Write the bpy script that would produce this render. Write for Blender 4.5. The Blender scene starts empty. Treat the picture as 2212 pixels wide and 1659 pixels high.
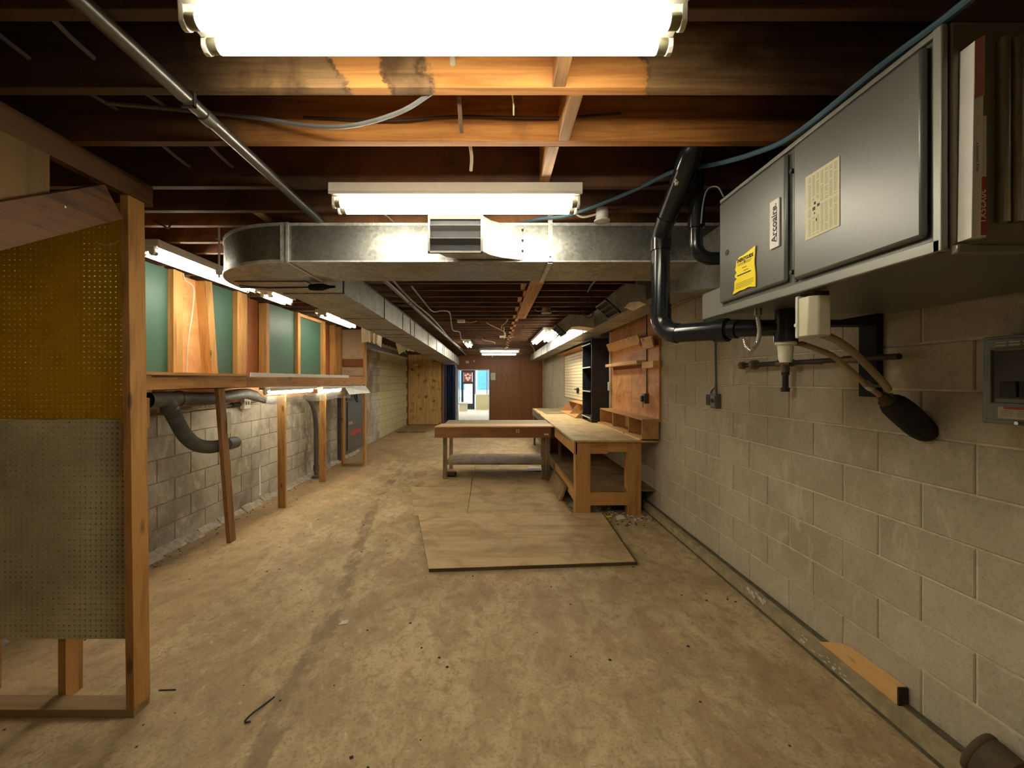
import bpy, bmesh, math, random
from mathutils import Vector, Matrix
random.seed(11)
SC = bpy.context.scene
COL = SC.collection
R = math.radians

# ---------------------------------------------------------------- camera
cam_d = bpy.data.cameras.new('camera')
cam = bpy.data.objects.new('camera', cam_d)
COL.objects.link(cam)
cam_d.sensor_fit = 'HORIZONTAL'
cam_d.sensor_width = 36.0
cam_d.lens = 895.0 / 2212.0 * 36.0
cam_d.shift_x = 39.0 / 2212.0
cam_d.shift_y = -8.5 / 2212.0
cam_d.clip_start = 0.02
cam_d.clip_end = 200
EYE = 1.55
cam.location = (0, 0, EYE)
cam.rotation_euler = (R(90), 0, 0)
SC.camera = cam

# ---------------------------------------------------------------- sky, exposure
TUBE = 36.0            # radiance of a lit fluorescent tube
TUBE_OLD = 30.0        # the ageing tubes of the nearest lamp
SKY = 8.0
W = bpy.data.worlds.new('world')
SC.world = W
W.use_nodes = True
wb = W.node_tree.nodes['Background']
wb.inputs[0].default_value = (0.62, 0.84, 1.0, 1)
wb.inputs[1].default_value = SKY
SC.view_settings.view_transform = 'Standard'
SC.view_settings.look = 'None'
SC.view_settings.exposure = 0.12
SC.view_settings.gamma = 1.0
SC.view_settings.use_curve_mapping = False
# daylight comes in through the shop window: a sampling portal for the sky
pd = bpy.data.lights.new('window_portal', 'AREA')
pd.shape = 'RECTANGLE'; pd.size = 4.6; pd.size_y = 2.4
pd.cycles.is_portal = True
po = bpy.data.objects.new('window_portal', pd)
COL.objects.link(po)
po.location = (-1.0, 22.3, 1.3)
po.rotation_euler = (R(90), 0, R(180))

# ---------------------------------------------------------------- materials
def srgb(r, g, b):
    f = lambda c: (c / 12.92) if c <= 0.04045 else ((c + 0.055) / 1.055) ** 2.4
    return (f(r / 255), f(g / 255), f(b / 255), 1)

class N:
    """small wrapper round one material's node tree"""
    def __init__(s, name):
        s.m = bpy.data.materials.new(name)
        s.m.use_nodes = True
        s.t = s.m.node_tree
        s.b = s.t.nodes['Principled BSDF']
    def n(s, typ, **kw):
        x = s.t.nodes.new(typ)
        for k, v in kw.items():
            setattr(x, k, v)
        return x
    def link(s, a, b):
        s.t.links.new(a, b)
    def val(s, sock, v):
        if hasattr(v, 'is_output') or isinstance(v, bpy.types.NodeSocket):
            s.link(v, sock)
        else:
            sock.default_value = v
    def math(s, op, a, b=0.0, c=None, clamp=False):
        x = s.n('ShaderNodeMath', operation=op, use_clamp=clamp)
        s.val(x.inputs[0], a); s.val(x.inputs[1], b)
        if c is not None: s.val(x.inputs[2], c)
        return x.outputs[0]
    def mix(s, fac, a, b, mode='MIX'):
        x = s.n('ShaderNodeMix', data_type='RGBA', blend_type=mode)
        s.val(x.inputs[0], fac); s.val(x.inputs[6], a); s.val(x.inputs[7], b)
        return x.outputs[2]
    def ramp(s, fac, stops, interp='LINEAR'):
        x = s.n('ShaderNodeValToRGB')
        x.color_ramp.interpolation = interp
        e = x.color_ramp.elements
        while len(e) < len(stops): e.new(0.5)
        for i, (p, c) in enumerate(stops):
            e[i].position = p
            e[i].color = c if not isinstance(c, float) else (c, c, c, 1)
        s.val(x.inputs[0], fac)
        return x.outputs[0]
    def noise(s, vec, scale, detail=3.0, rough=0.55, dist=0.0):
        x = s.n('ShaderNodeTexNoise')
        s.link(vec, x.inputs['Vector'])
        x.inputs['Scale'].default_value = scale
        x.inputs['Detail'].default_value = detail
        x.inputs['Roughness'].default_value = rough
        x.inputs['Distortion'].default_value = dist
        return x.outputs['Fac']
    def obj(s):
        return s.n('ShaderNodeTexCoord').outputs['Object']
    def pos(s):
        return s.n('ShaderNodeNewGeometry').outputs['Position']
    def rnd(s):
        return s.n('ShaderNodeObjectInfo').outputs['Random']
    def scale(s, vec, v, add=None):
        x = s.n('ShaderNodeVectorMath', operation='MULTIPLY')
        s.link(vec, x.inputs[0]); x.inputs[1].default_value = v
        o = x.outputs[0]
        if add is not None:
            y = s.n('ShaderNodeVectorMath', operation='ADD')
            s.link(o, y.inputs[0])
            c = s.n('ShaderNodeCombineXYZ')
            for i in range(3): s.link(add, c.inputs[i])
            s.link(c.outputs[0], y.inputs[1])
            o = y.outputs[0]
        return o
    def xyz(s, vec):
        x = s.n('ShaderNodeSeparateXYZ'); s.link(vec, x.inputs[0])
        return x.outputs
    def bump(s, h, strength=0.3, dist=0.01):
        x = s.n('ShaderNodeBump')
        x.inputs['Strength'].default_value = strength
        x.inputs['Distance'].default_value = dist
        s.link(h, x.inputs['Height'])
        s.link(x.outputs[0], s.b.inputs['Normal'])
    def done(s, col=None, rough=None, metal=None):
        if col is not None: s.val(s.b.inputs['Base Color'], col)
        if rough is not None: s.val(s.b.inputs['Roughness'], rough)
        if metal is not None: s.val(s.b.inputs['Metallic'], metal)
        return s.m

def plain(name, col, rough=0.6, metal=0.0, var=0.12, scale=9.0):
    k = N(name)
    p = k.obj()
    f = k.noise(p, scale, 4)
    d = tuple(c * (1 - var) for c in col[:3]) + (1,)
    l = tuple(min(1, c * (1 + var)) for c in col[:3]) + (1,)
    c = k.ramp(f, [(0.3, d), (0.7, l)])
    return k.done(c, rough, metal)

def wood(name, c1, c2, axis='x', fine=28.0, rough=0.65, stain=None, knots=True, worldpos=False):
    """timber: grain lines stretched along one axis, each board offset at random"""
    k = N(name)
    p = k.pos() if worldpos else k.obj()
    r = k.math('MULTIPLY', k.rnd(), 37.0)
    st = {'x': (0.05, 1, 1), 'y': (1, 0.05, 1), 'z': (1, 1, 0.05)}[axis]
    v = k.scale(p, st, r)
    g = k.noise(v, fine, 5, 0.6, 0.6)
    g2 = k.noise(k.scale(p, tuple(a * 0.22 if a == 1 else a for a in st), r), fine, 3, 0.5, 1.5)
    f = k.math('ADD', k.math('MULTIPLY', g, 0.6), k.math('MULTIPLY', g2, 0.4))
    c = k.ramp(f, [(0.36, c1), (0.52, c2), (0.62, tuple(0.8 * a + 0.2 * b for a, b in zip(c2, c1)))])
    c = k.mix(k.math('MULTIPLY', k.rnd(), 0.35), c, k.mix(1.0, c, (0.62, 0.55, 0.48, 1), 'MULTIPLY'))
    if knots:
        vo = k.n('ShaderNodeTexVoronoi')
        sk = {'x': (0.35, 1, 1), 'y': (1, 0.35, 1), 'z': (1, 1, 0.35)}[axis]
        k.link(k.scale(p, sk, r), vo.inputs['Vector'])
        vo.inputs['Scale'].default_value = 7.0
        m = k.ramp(vo.outputs['Distance'], [(0.06, 0.8), (0.13, 0.0)])
        c = k.mix(m, c, tuple(a * 0.35 for a in c1[:3]) + (1,))
    if stain is not None:
        s2 = k.noise(p, 3.0, 5, 0.65, 0.8)
        c = k.mix(k.ramp(s2, [(0.45, 0.0), (0.66, 0.85)]), c, stain)
    k.bump(g, 0.15, 0.004)
    return k.done(c, rough)

def galv(name, base=(0.50, 0.50, 0.47), rough=0.34, met=0.9):
    k = N(name)
    p = k.obj()
    vo = k.n('ShaderNodeTexVoronoi'); k.link(p, vo.inputs['Vector']); vo.inputs['Scale'].default_value = 55
    f = k.noise(p, 5, 5, 0.6)
    sp = k.xyz(vo.outputs['Color'])[0]
    a = k.math('ADD', k.math('MULTIPLY', sp, 0.25), k.math('MULTIPLY', f, 0.75))
    b = base
    c = k.ramp(a, [(0.25, (b[0] * .62, b[1] * .62, b[2] * .6, 1)), (0.7, (b[0] * 1.2, b[1] * 1.2, b[2] * 1.2, 1))])
    r = k.math('ADD', k.math('MULTIPLY', a, -0.22), rough + 0.14)
    k.bump(k.noise(p, 2.2, 2), 0.25, 0.02)
    return k.done(c, r, met)

def emit(name, col, strength):
    k = N(name)
    k.b.inputs['Base Color'].default_value = (0.8, 0.8, 0.8, 1)
    k.b.inputs['Emission Color'].default_value = col
    k.b.inputs['Emission Strength'].default_value = strength
    return k.m

def block_mat(name, ca, cb, cstain, amount=0.35, streak=True, lo=0.46):
    k = N(name)
    p = k.pos()
    r = k.rnd()
    big = k.noise(p, 1.3, 5, 0.6, 0.4)
    fine = k.noise(p, 70, 4, 0.7)
    mid = k.noise(p, 9, 5, 0.65)
    c = k.mix(mid, ca, cb)
    c = k.mix(k.math('MULTIPLY', r, 0.45), c, k.mix(1.0, c, (0.72, 0.72, 0.74, 1), 'MULTIPLY'))
    c = k.mix(k.ramp(big, [(lo, 0.0), (lo + 0.2, amount)]), c, cstain)
    c = k.mix(k.ramp(fine, [(0.3, 0.45), (0.5, 0.0)]), c, k.mix(1.0, c, (0.55, 0.52, 0.48, 1), 'MULTIPLY'))
    if streak:      # pale scrapes and mortar smears
        s1 = k.noise(k.scale(p, (1, 2.6, 1.3)), 2.4, 7, 0.74, 1.6)
        c = k.mix(k.ramp(s1, [(0.53, 0.0), (0.64, 0.55)]), c, (0.62, 0.56, 0.44, 1))
    k.bump(k.math('ADD', fine, k.math('MULTIPLY', mid, 0.6)), 0.35, 0.006)
    return k.done(c, 0.92)

M = {}
# timber
M['stud_z'] = wood('stud_timber', srgb(150, 104, 52), srgb(192, 142, 78), 'z')
M['stud_x'] = wood('plate_timber', srgb(122, 94, 62), srgb(156, 124, 84), 'x')
M['stud_y'] = wood('rail_timber', srgb(158, 108, 56), srgb(196, 144, 82), 'y')
M['joist'] = wood('joist_timber', srgb(72, 48, 32), srgb(106, 71, 45), 'x', stain=srgb(58, 44, 32), knots=False)
M['joist_mid'] = wood('brown_joist_timber', srgb(136, 88, 50), srgb(172, 116, 68), 'x', stain=srgb(104, 70, 44), knots=False)
M['joist_far'] = wood('far_joist_timber', srgb(86, 57, 36), srgb(120, 81, 51), 'x', stain=srgb(66, 47, 34), knots=False)
M['dark_post'] = wood('dark_post_timber', srgb(116, 80, 44), srgb(156, 112, 64), 'z')
M['bridging'] = wood('bridging_timber', srgb(150, 108, 66), srgb(200, 150, 96), 'y')
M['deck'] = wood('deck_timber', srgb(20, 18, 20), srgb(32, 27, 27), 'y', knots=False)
M['grey_wood'] = wood('weathered_timber', srgb(110, 90, 66), srgb(150, 126, 94), 'z', stain=srgb(84, 70, 52), knots=False)
M['bench_z'] = wood('bench_leg_timber', srgb(168, 118, 58), srgb(200, 150, 84), 'z')
M['bench_x'] = wood('bench_rail_timber', srgb(166, 116, 56), srgb(200, 150, 84), 'x')
M['bench_y'] = wood('bench_apron_timber', srgb(160, 112, 60), srgb(196, 146, 86), 'y')
M['apron'] = wood('apron_timber', srgb(122, 78, 42), srgb(156, 106, 60), 'x', knots=True)
M['top_board'] = wood('worktop_board', srgb(192, 162, 108), srgb(216, 186, 130), 'y', stain=srgb(166, 136, 86), knots=False, rough=0.6)
M['pink_board'] = wood('worktop_plank', srgb(206, 164, 120), srgb(226, 186, 140), 'x', knots=False)
M['grey_board'] = wood('worn_worktop', srgb(120, 106, 84), srgb(150, 134, 106), 'x', stain=srgb(96, 84, 64), knots=False)
M['under_shelf'] = wood('lower_shelf_board', srgb(128, 102, 68), srgb(160, 132, 92), 'y', stain=srgb(104, 84, 56), knots=False)
M['ply_floor'] = wood('floor_plywood', srgb(186, 160, 116), srgb(214, 188, 142), 'x', fine=14, stain=srgb(160, 134, 96), knots=False, rough=0.8)
M['hardboard'] = wood('dusty_hardboard', srgb(172, 146, 104), srgb(194, 170, 126), 'x', fine=10, stain=srgb(150, 124, 88), knots=False, rough=0.85)
M['ply_edge'] = wood('plywood_edge', srgb(66, 52, 36), srgb(96, 76, 52), 'x', knots=False)
M['ply_brown'] = wood('brown_plywood', srgb(120, 66, 28), srgb(152, 88, 42), 'z', fine=10, knots=False)
M['ply_orange'] = wood('orange_plywood', srgb(212, 148, 88), srgb(236, 178, 116), 'y', fine=10, stain=srgb(190, 124, 72), knots=False)
M['ply_gusset'] = wood('gusset_plywood', srgb(104, 76, 34), srgb(130, 98, 48), 'z', fine=10, knots=False)
M['ply_white'] = wood('pale_plywood', srgb(176, 150, 116), srgb(200, 176, 140), 'y', fine=10, knots=False)
M['box_board'] = wood('cubby_board', srgb(168, 122, 72), srgb(196, 150, 96), 'y', fine=12, knots=False)
M['rack_board'] = wood('rack_board', srgb(220, 166, 100), srgb(242, 196, 128), 'y', fine=16)
M['brace'] = wood('brace_timber', srgb(56, 33, 12), srgb(108, 70, 31), 'y', fine=38, knots=False)

def stained_joist():
    """rain-stained joist over the first lamp: bare orange wood between grey water marks"""
    k = N('stained_joist_timber')
    p = k.pos()
    v = k.scale(p, (0.06, 1, 1))
    g = k.noise(v, 30, 5, 0.6, 0.6)
    org = k.ramp(g, [(0.36, srgb(206, 132, 66)), (0.6, srgb(236, 168, 94))])
    gry = k.ramp(g, [(0.36, srgb(132, 98, 62)), (0.6, srgb(178, 140, 96))])
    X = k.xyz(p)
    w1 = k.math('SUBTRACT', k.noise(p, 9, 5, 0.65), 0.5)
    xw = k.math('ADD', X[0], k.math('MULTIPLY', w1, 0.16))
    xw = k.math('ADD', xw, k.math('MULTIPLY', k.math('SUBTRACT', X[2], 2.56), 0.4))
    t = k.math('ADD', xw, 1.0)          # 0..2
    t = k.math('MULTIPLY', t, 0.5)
    def q(x): return (x + 1.0) / 2.0
    m = k.ramp(t, [(q(-.505), 0.0), (q(-.495), 1.0), (q(-.365), 1.0), (q(-.35), 0.0), (q(-.225), 0.0), (q(-.215), 1.0), (q(.47), 1.0), (q(.48), 0.0)])
    c = k.mix(m, gry, org)
    ln = k.ramp(t, [(q(-.535), 0.0), (q(-.51), 0.9), (q(-.50), 0.0), (q(-.365), 0.0), (q(-.355), 0.8), (q(-.335), 0.0)])
    ln2 = k.ramp(t, [(q(-.25), 0.0), (q(-.232), 0.8), (q(-.215), 0.0), (q(.465), 0.0), (q(.48), 0.8), (q(.50), 0.0)])
    br = k.ramp(k.noise(p, 26, 5, 0.7), [(0.42, 0.0), (0.58, 1.0)])
    l = k.math('MULTIPLY', k.math('MAXIMUM', ln, ln2), br)
    c = k.mix(l, c, srgb(70, 42, 24))
    end_shade = k.math('MAXIMUM', k.ramp(t, [(q(-.98), 1.0), (q(-.82), 0.0)]), k.ramp(t, [(q(.72), 0.0), (q(.98), 0.75)]))  # shade beyond the lamp's ends, painted into the joist colour
    c = k.mix(k.math('MULTIPLY', end_shade, 0.85), c, srgb(50, 36, 27))
    blot = k.ramp(k.noise(p, 4.2, 5, 0.6, 0.5), [(0.50, 0.0), (0.66, 0.7)])
    blot = k.math('MULTIPLY', blot, k.math('SUBTRACT', 1.0, m))
    c = k.mix(blot, c, srgb(84, 58, 36))
    k.bump(g, 0.15, 0.004)
    return k.done(c, 0.7)
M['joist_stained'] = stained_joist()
def shaded_end_joist():
    k = N('orange_joist_with_end_shade')
    p = k.pos()
    g = k.noise(k.scale(p, (0.06, 1, 1)), 30, 5, 0.6, 0.6)
    c = k.ramp(g, [(0.36, srgb(172, 108, 50)), (0.6, srgb(212, 146, 76))])
    w1 = k.math('MULTIPLY', k.math('SUBTRACT', k.noise(p, 6, 4, 0.6), 0.5), 0.5)
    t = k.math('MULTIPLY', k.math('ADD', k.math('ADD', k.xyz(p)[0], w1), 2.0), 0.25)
    s = k.ramp(t, [(0.22, 1.0), (0.34, 0.0), (0.70, 0.0), (0.80, 0.7)])  # joist ends darkened in the colour to stand for shade
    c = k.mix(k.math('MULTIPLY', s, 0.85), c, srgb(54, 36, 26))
    bl = k.ramp(k.noise(p, 3.4, 5, 0.6, 0.5), [(0.52, 0.0), (0.68, 0.5)])
    c = k.mix(bl, c, srgb(120, 76, 42))
    k.bump(g, 0.15, 0.004)
    return k.done(c, 0.7)

M['joist_orange'] = shaded_end_joist()

def osb():
    k = N('knotty_plywood')
    p = k.pos()
    g = k.noise(k.scale(p, (1, 1, 0.12)), 16, 4, 0.6, 0.6)
    c = k.ramp(g, [(0.35, srgb(190, 152, 92)), (0.65, srgb(222, 186, 124))])
    vo = k.n('ShaderNodeTexVoronoi'); k.link(k.scale(p, (1, 1, 1)), vo.inputs['Vector'])
    vo.inputs['Scale'].default_value = 4.2
    vo.inputs['Randomness'].default_value = 0.45
    d = k.math('ADD', vo.outputs['Distance'], k.math('MULTIPLY', k.math('SUBTRACT', k.noise(p, 9, 3), 0.5), 0.45))
    c = k.mix(k.ramp(d, [(0.20, 0.9), (0.40, 0.0)]), c, srgb(96, 58, 26))
    return k.done(c, 0.75)
M['knotty'] = osb()

# masonry and floor
M['block_right'] = block_mat('concrete_block', srgb(178, 167, 143), srgb(206, 195, 170), srgb(156, 144, 120), 0.6)
M['block_left'] = block_mat('grimy_concrete_block', srgb(164, 156, 142), srgb(206, 198, 180), srgb(112, 98, 82), 0.8, lo=0.41)
M['block_far'] = block_mat('painted_concrete_block', srgb(190, 178, 140), srgb(212, 200, 160), srgb(170, 156, 120), 0.4, False)
M['mortar'] = plain('mortar', srgb(214, 202, 172), 0.95, 0, 0.2, 20)
M['mortar_dark'] = plain('old_mortar', srgb(138, 124, 102), 0.95, 0, 0.2, 20)
M['ledge'] = plain('footing_concrete', srgb(160, 145, 112), 0.95, 0, 0.3, 12)
M['ledge_grey'] = plain('grey_footing_concrete', srgb(176, 166, 152), 0.95, 0, 0.35, 14)
M['dark_gap'] = plain('dark_dirt', srgb(92, 84, 62), 0.95, 0, 0.35, 25)

def floor_mat():
    k = N('worn_concrete_floor')
    p = k.pos()
    big = k.noise(p, 0.8, 6, 0.62, 0.8)
    mid = k.noise(k.scale(p, (1, 0.6, 1)), 4.5, 6, 0.65, 0.6)
    fine = k.noise(p, 60, 3, 0.7)
    c = k.ramp(big, [(0.32, srgb(164, 142, 106)), (0.5, srgb(186, 163, 124)), (0.68, srgb(206, 184, 144))])
    c = k.mix(k.ramp(mid, [(0.40, 0.55), (0.56, 0.0)]), c, srgb(146, 116, 76))
    c = k.mix(k.ramp(mid, [(0.60, 0.0), (0.72, 0.5)]), c, srgb(214, 192, 146))
    c = k.mix(k.ramp(fine, [(0.30, 0.6), (0.48, 0.0)]), c, srgb(118, 96, 66))
    gr = k.noise(k.scale(p, (1, 0.7, 1)), 16, 6, 0.7, 0.5)
    c = k.mix(k.ramp(gr, [(0.36, 0.55), (0.50, 0.0)]), c, srgb(132, 108, 76))
    c = k.mix(k.ramp(gr, [(0.60, 0.0), (0.70, 0.45)]), c, srgb(222, 202, 160))
    X = k.xyz(p)
    # rusty tint near the left wall
    rl = k.math('MULTIPLY', k.ramp(k.math('MULTIPLY', X[0], -0.5), [(0.98, 0.0), (1.3, 0.4)]), k.ramp(mid, [(0.4, 0.0), (0.6, 1.0)]))
    c = k.mix(rl, c, srgb(182, 136, 92))
    # the dark trail worn along the floor
    path = [(1.5, -.95), (2.1, -1.0), (2.44, -1.027), (2.84, -1.068), (3.23, -1.145), (4.22, -1.329), (5.46, -1.537), (7.5, -1.62)]
    t = k.math('MULTIPLY', k.math('SUBTRACT', X[1], 1.5), 1 / 6.0)
    px = k.ramp(t, [((y - 1.5) / 6.0, -x / 2.0) for y, x in path])
    wob = k.math('SUBTRACT', k.noise(p, 5.0, 5, 0.65), 0.5)
    d = k.math('ADD', k.math('ADD', X[0], k.math('MULTIPLY', px, 2.0)), k.math('MULTIPLY', wob, 0.20))
    d = k.math('ABSOLUTE', d)
    tr = k.ramp(d, [(0.045, 1.0), (0.068, 0.0)])
    sp = k.ramp(k.noise(k.scale(p, (1, 0.6, 1)), 6, 5, 0.65), [(0.42, 0.0), (0.56, 0.62)])
    tr = k.math('MULTIPLY', tr, sp)
    near = k.ramp(k.math('MULTIPLY', X[1], 0.1), [(0.62, 1.0), (0.85, 0.0)])
    tr = k.math('MULTIPLY', tr, near)
    c = k.mix(tr, c, srgb(110, 90, 64))
    # hairline cracks
    vo = k.n('ShaderNodeTexVoronoi', feature='DISTANCE_TO_EDGE')
    wv = k.n('ShaderNodeVectorMath', operation='ADD'); k.link(p, wv.inputs[0])
    nz = k.n('ShaderNodeTexNoise'); k.link(p, nz.inputs['Vector']); nz.inputs['Scale'].default_value = 2.5; nz.inputs['Detail'].default_value = 4
    k.link(nz.outputs['Color'], wv.inputs[1])
    k.link(wv.outputs[0], vo.inputs['Vector']); vo.inputs['Scale'].default_value = 0.55
    cr = k.math('MULTIPLY', k.ramp(vo.outputs['Distance'], [(0.001, 0.5), (0.004, 0.0)]), k.ramp(mid, [(0.45, 0.0), (0.6, 0.8)]))
    c = k.mix(cr, c, srgb(96, 78, 52))
    k.bump(k.math('ADD', mid, k.math('MULTIPLY', fine, 0.4)), 0.22, 0.008)
    r = k.ramp(mid, [(0.35, 0.62), (0.65, 0.85)])
    return k.done(c, r)
M['floor'] = floor_mat()

# metal, plastic, paint
M['galv'] = galv('galvanised_steel', (0.33, 0.33, 0.305), 0.46)
M['galv_bright'] = galv('bright_galvanised_steel', (0.60, 0.60, 0.57), 0.42, 0.35)
M['conduit'] = plain('conduit_steel', (0.17, 0.165, 0.155, 1), 0.34, 0.8)
M['steel'] = plain('steel', (0.55, 0.54, 0.5, 1), 0.3, 0.95)
M['white_enamel'] = plain('white_enamel', (0.74, 0.72, 0.64, 1), 0.45, 0, 0.06)
M['grime_white'] = plain('grimy_white_metal', (0.62, 0.60, 0.52, 1), 0.4, 0, 0.25, 6)
M['tube'] = emit('lit_fluorescent_tube', (1.0, 0.92, 0.74, 1), TUBE)
M['tube_old'] = emit('ageing_fluorescent_tube', (1.0, 0.92, 0.72, 1), TUBE_OLD)
M['tube_cap'] = plain('tube_end_cap', (0.30, 0.28, 0.18, 1), 0.35, 0.8)
M['furnace'] = plain('furnace_grey_paint', srgb(98, 98, 93), 0.36, 0.25, 0.05, 3)
M['furnace_light'] = plain('furnace_rail_paint', srgb(134, 134, 126), 0.38, 0.25, 0.05, 3)
M['furnace_end'] = plain('furnace_end_sheet', srgb(124, 116, 100), 0.4, 0.5, 0.08, 3)
M['abs'] = plain('black_plastic_pipe', (0.012, 0.014, 0.016, 1), 0.18, 0, 0.2, 4)
M['black'] = plain('black_paint', (0.010, 0.010, 0.011, 1), 0.85, 0, 0.4, 12)
M['black_shelf'] = plain('black_laminate', (0.016, 0.017, 0.022, 1), 0.5, 0, 0.5, 18)
M['foam'] = plain('black_pipe_foam', (0.018, 0.017, 0.014, 1), 0.95, 0, 0.5, 20)
M['white_plastic'] = plain('white_plastic', (0.72, 0.69, 0.56, 1), 0.4, 0, 0.05)
M['beige_plastic'] = plain('beige_plastic', (0.62, 0.57, 0.42, 1), 0.45, 0, 0.05)
M['hose_tan'] = plain('tan_hose', (0.36, 0.28, 0.15, 1), 0.55, 0, 0.15)
M['hose_grey'] = plain('grey_ribbed_hose', (0.105, 0.098, 0.085, 1), 0.6, 0, 0.3, 14)
M['brass'] = plain('tarnished_brass', (0.20, 0.14, 0.07, 1), 0.45, 0.7, 0.3)
M['iron'] = plain('black_iron_pipe', (0.045, 0.035, 0.026, 1), 0.6, 0.4, 0.3)
M['blue_cable'] = plain('blue_cable_jacket', (0.055, 0.115, 0.16, 1), 0.4, 0, 0.1)
M['grey_cable'] = plain('grey_cable_jacket', (0.20, 0.20, 0.20, 1), 0.5, 0, 0.1)
M['white_cable'] = plain('white_cable_jacket', (0.60, 0.52, 0.38, 1), 0.5, 0, 0.1)
M['brown_cable'] = plain('brown_cable_jacket', (0.16, 0.10, 0.06, 1), 0.6, 0, 0.2)
M['black_cable'] = plain('black_cable_jacket', (0.02, 0.02, 0.02, 1), 0.5, 0, 0.1)
M['green'] = plain('green_painted_board', srgb(52, 86, 70), 0.5, 0, 0.10, 2.0)
def amber():
    """thin amber hardboard that lets some of the lamp light behind it through"""
    k = N('amber_hardboard')
    f = k.noise(k.obj(), 2.2, 4)
    c = k.ramp(f, [(0.3, srgb(138, 92, 22)), (0.7, srgb(176, 122, 34))])
    k.done(c, 0.6)
    tl = k.n('ShaderNodeBsdfTranslucent')
    tl.inputs[0].default_value = (0.78, 0.60, 0.03, 1)
    mx = k.n('ShaderNodeMixShader'); mx.inputs[0].default_value = 0.38
    k.link(k.b.outputs[0], mx.inputs[1]); k.link(tl.outputs[0], mx.inputs[2])
    k.link(mx.outputs[0], k.t.nodes['Material Output'].inputs[0])
    return k.m
M['peg_amber'] = amber()
M['peg_grey'] = plain('grey_painted_hardboard', srgb(206, 194, 156), 0.6, 0, 0.25, 2.6)
M['cream'] = plain('cream_slat', srgb(232, 216, 170), 0.55, 0, 0.05)
M['grey_box'] = plain('grey_electrical_box', (0.12, 0.115, 0.10, 1), 0.45, 0.4, 0.15)
M['panel_grey'] = plain('breaker_panel_paint', srgb(122, 128, 120), 0.45, 0.2, 0.06)
M['panel_dark'] = plain('breaker_panel_dark_trim', srgb(64, 64, 58), 0.5, 0.1, 0.1)  # darker grey of the breaker well
M['door_grey'] = plain('grey_door_paint', srgb(92, 92, 86), 0.45, 0.3, 0.25, 4)
M['paper'] = plain('paper', (0.62, 0.60, 0.52, 1), 0.8, 0, 0.1)
M['label_cream'] = plain('cream_label', (0.66, 0.60, 0.40, 1), 0.6, 0, 0.04)
M['print'] = plain('printed_ink', (0.30, 0.27, 0.18, 1), 0.7, 0, 0.1)
M['ink'] = plain('black_ink', (0.015, 0.015, 0.015, 1), 0.6, 0, 0.1)
M['yellow'] = plain('yellow_tag', (0.95, 0.74, 0.015, 1), 0.45, 0, 0.06)
M['red'] = plain('red_print', (0.42, 0.04, 0.03, 1), 0.5, 0, 0.2)
M['pink'] = plain('faded_red_print', (0.46, 0.20, 0.17, 1), 0.5, 0, 0.2, 14)
M['white_print'] = plain('white_print', (0.75, 0.72, 0.66, 1), 0.5, 0, 0.05)
M['foil'] = plain('crumpled_foil', (0.75, 0.74, 0.72, 1), 0.3, 0.7, 0.3, 40)
M['brown_panel'] = wood('brown_wall_panel', srgb(124, 76, 40), srgb(142, 90, 48), 'z', fine=8, knots=False, rough=0.5)
M['brown_trim'] = wood('brown_trim', srgb(120, 70, 36), srgb(140, 84, 44), 'z', knots=False)
M['blue_fabric'] = plain('dark_blue_fabric', srgb(34, 52, 96), 0.8, 0, 0.3, 5)
M['white_wall'] = plain('white_wall_paint', (0.72, 0.72, 0.70, 1), 0.8, 0, 0.03)
M['cream_wall'] = plain('cream_wall_paint', srgb(226, 214, 176), 0.8, 0, 0.03)
M['shop_floor'] = wood('light_floorboard', srgb(206, 176, 130), srgb(228, 202, 156), 'y', knots=False, rough=0.5)
M['dark_frame'] = plain('dark_door_frame', srgb(50, 46, 50), 0.5, 0, 0.1)
M['pale_frame'] = plain('pale_blue_trim', srgb(170, 178, 214), 0.5, 0, 0.05)
M['pavement'] = plain('pavement', srgb(150, 158, 168), 0.9, 0, 0.1, 3)
M['facade'] = plain('pale_facade', srgb(220, 230, 236), 0.9, 0, 0.15, 2)
M['facade_dark'] = plain('facade_window', srgb(80, 120, 140), 0.3, 0, 0.15, 2)
M['rusty'] = plain('olive_brown_cap', srgb(86, 72, 50), 0.8, 0, 0.25, 14)
M['char'] = plain('dark_sawn_end', srgb(64, 50, 34), 0.9, 0, 0.3, 30)

def clear_sheet():
    k = N('clear_vinyl_sheet')
    b = k.b
    b.inputs['Base Color'].default_value = (0.8, 0.8, 0.76, 1)
    b.inputs['Roughness'].default_value = 0.3
    tr = k.n('ShaderNodeBsdfTransparent')
    mx = k.n('ShaderNodeMixShader')
    f = k.noise(k.scale(k.obj(), (1, 1, 4)), 6, 4)
    k.link(k.ramp(f, [(0.3, 0.08), (0.7, 0.30)]), mx.inputs[0])
    k.link(tr.outputs[0], mx.inputs[1]); k.link(b.outputs[0], mx.inputs[2])
    k.link(mx.outputs[0], k.t.nodes['Material Output'].inputs[0])
    return k.m
M['vinyl'] = clear_sheet()
def glass():
    k = N('window_glass')
    tr = k.n('ShaderNodeBsdfTransparent'); gl = k.n('ShaderNodeBsdfGlossy')
    tr.inputs[0].default_value = (0.9, 0.97, 1, 1)
    gl.inputs['Roughness'].default_value = 0.02
    mx = k.n('ShaderNodeMixShader'); mx.inputs[0].default_value = 0.06
    k.link(tr.outputs[0], mx.inputs[1]); k.link(gl.outputs[0], mx.inputs[2])
    k.link(mx.outputs[0], k.t.nodes['Material Output'].inputs[0])
    return k.m
M['glass'] = glass()

# ---------------------------------------------------------------- geometry helpers
def rot_to(d):
    return Vector(d).normalized().to_track_quat('Z', 'Y').to_matrix()

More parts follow.
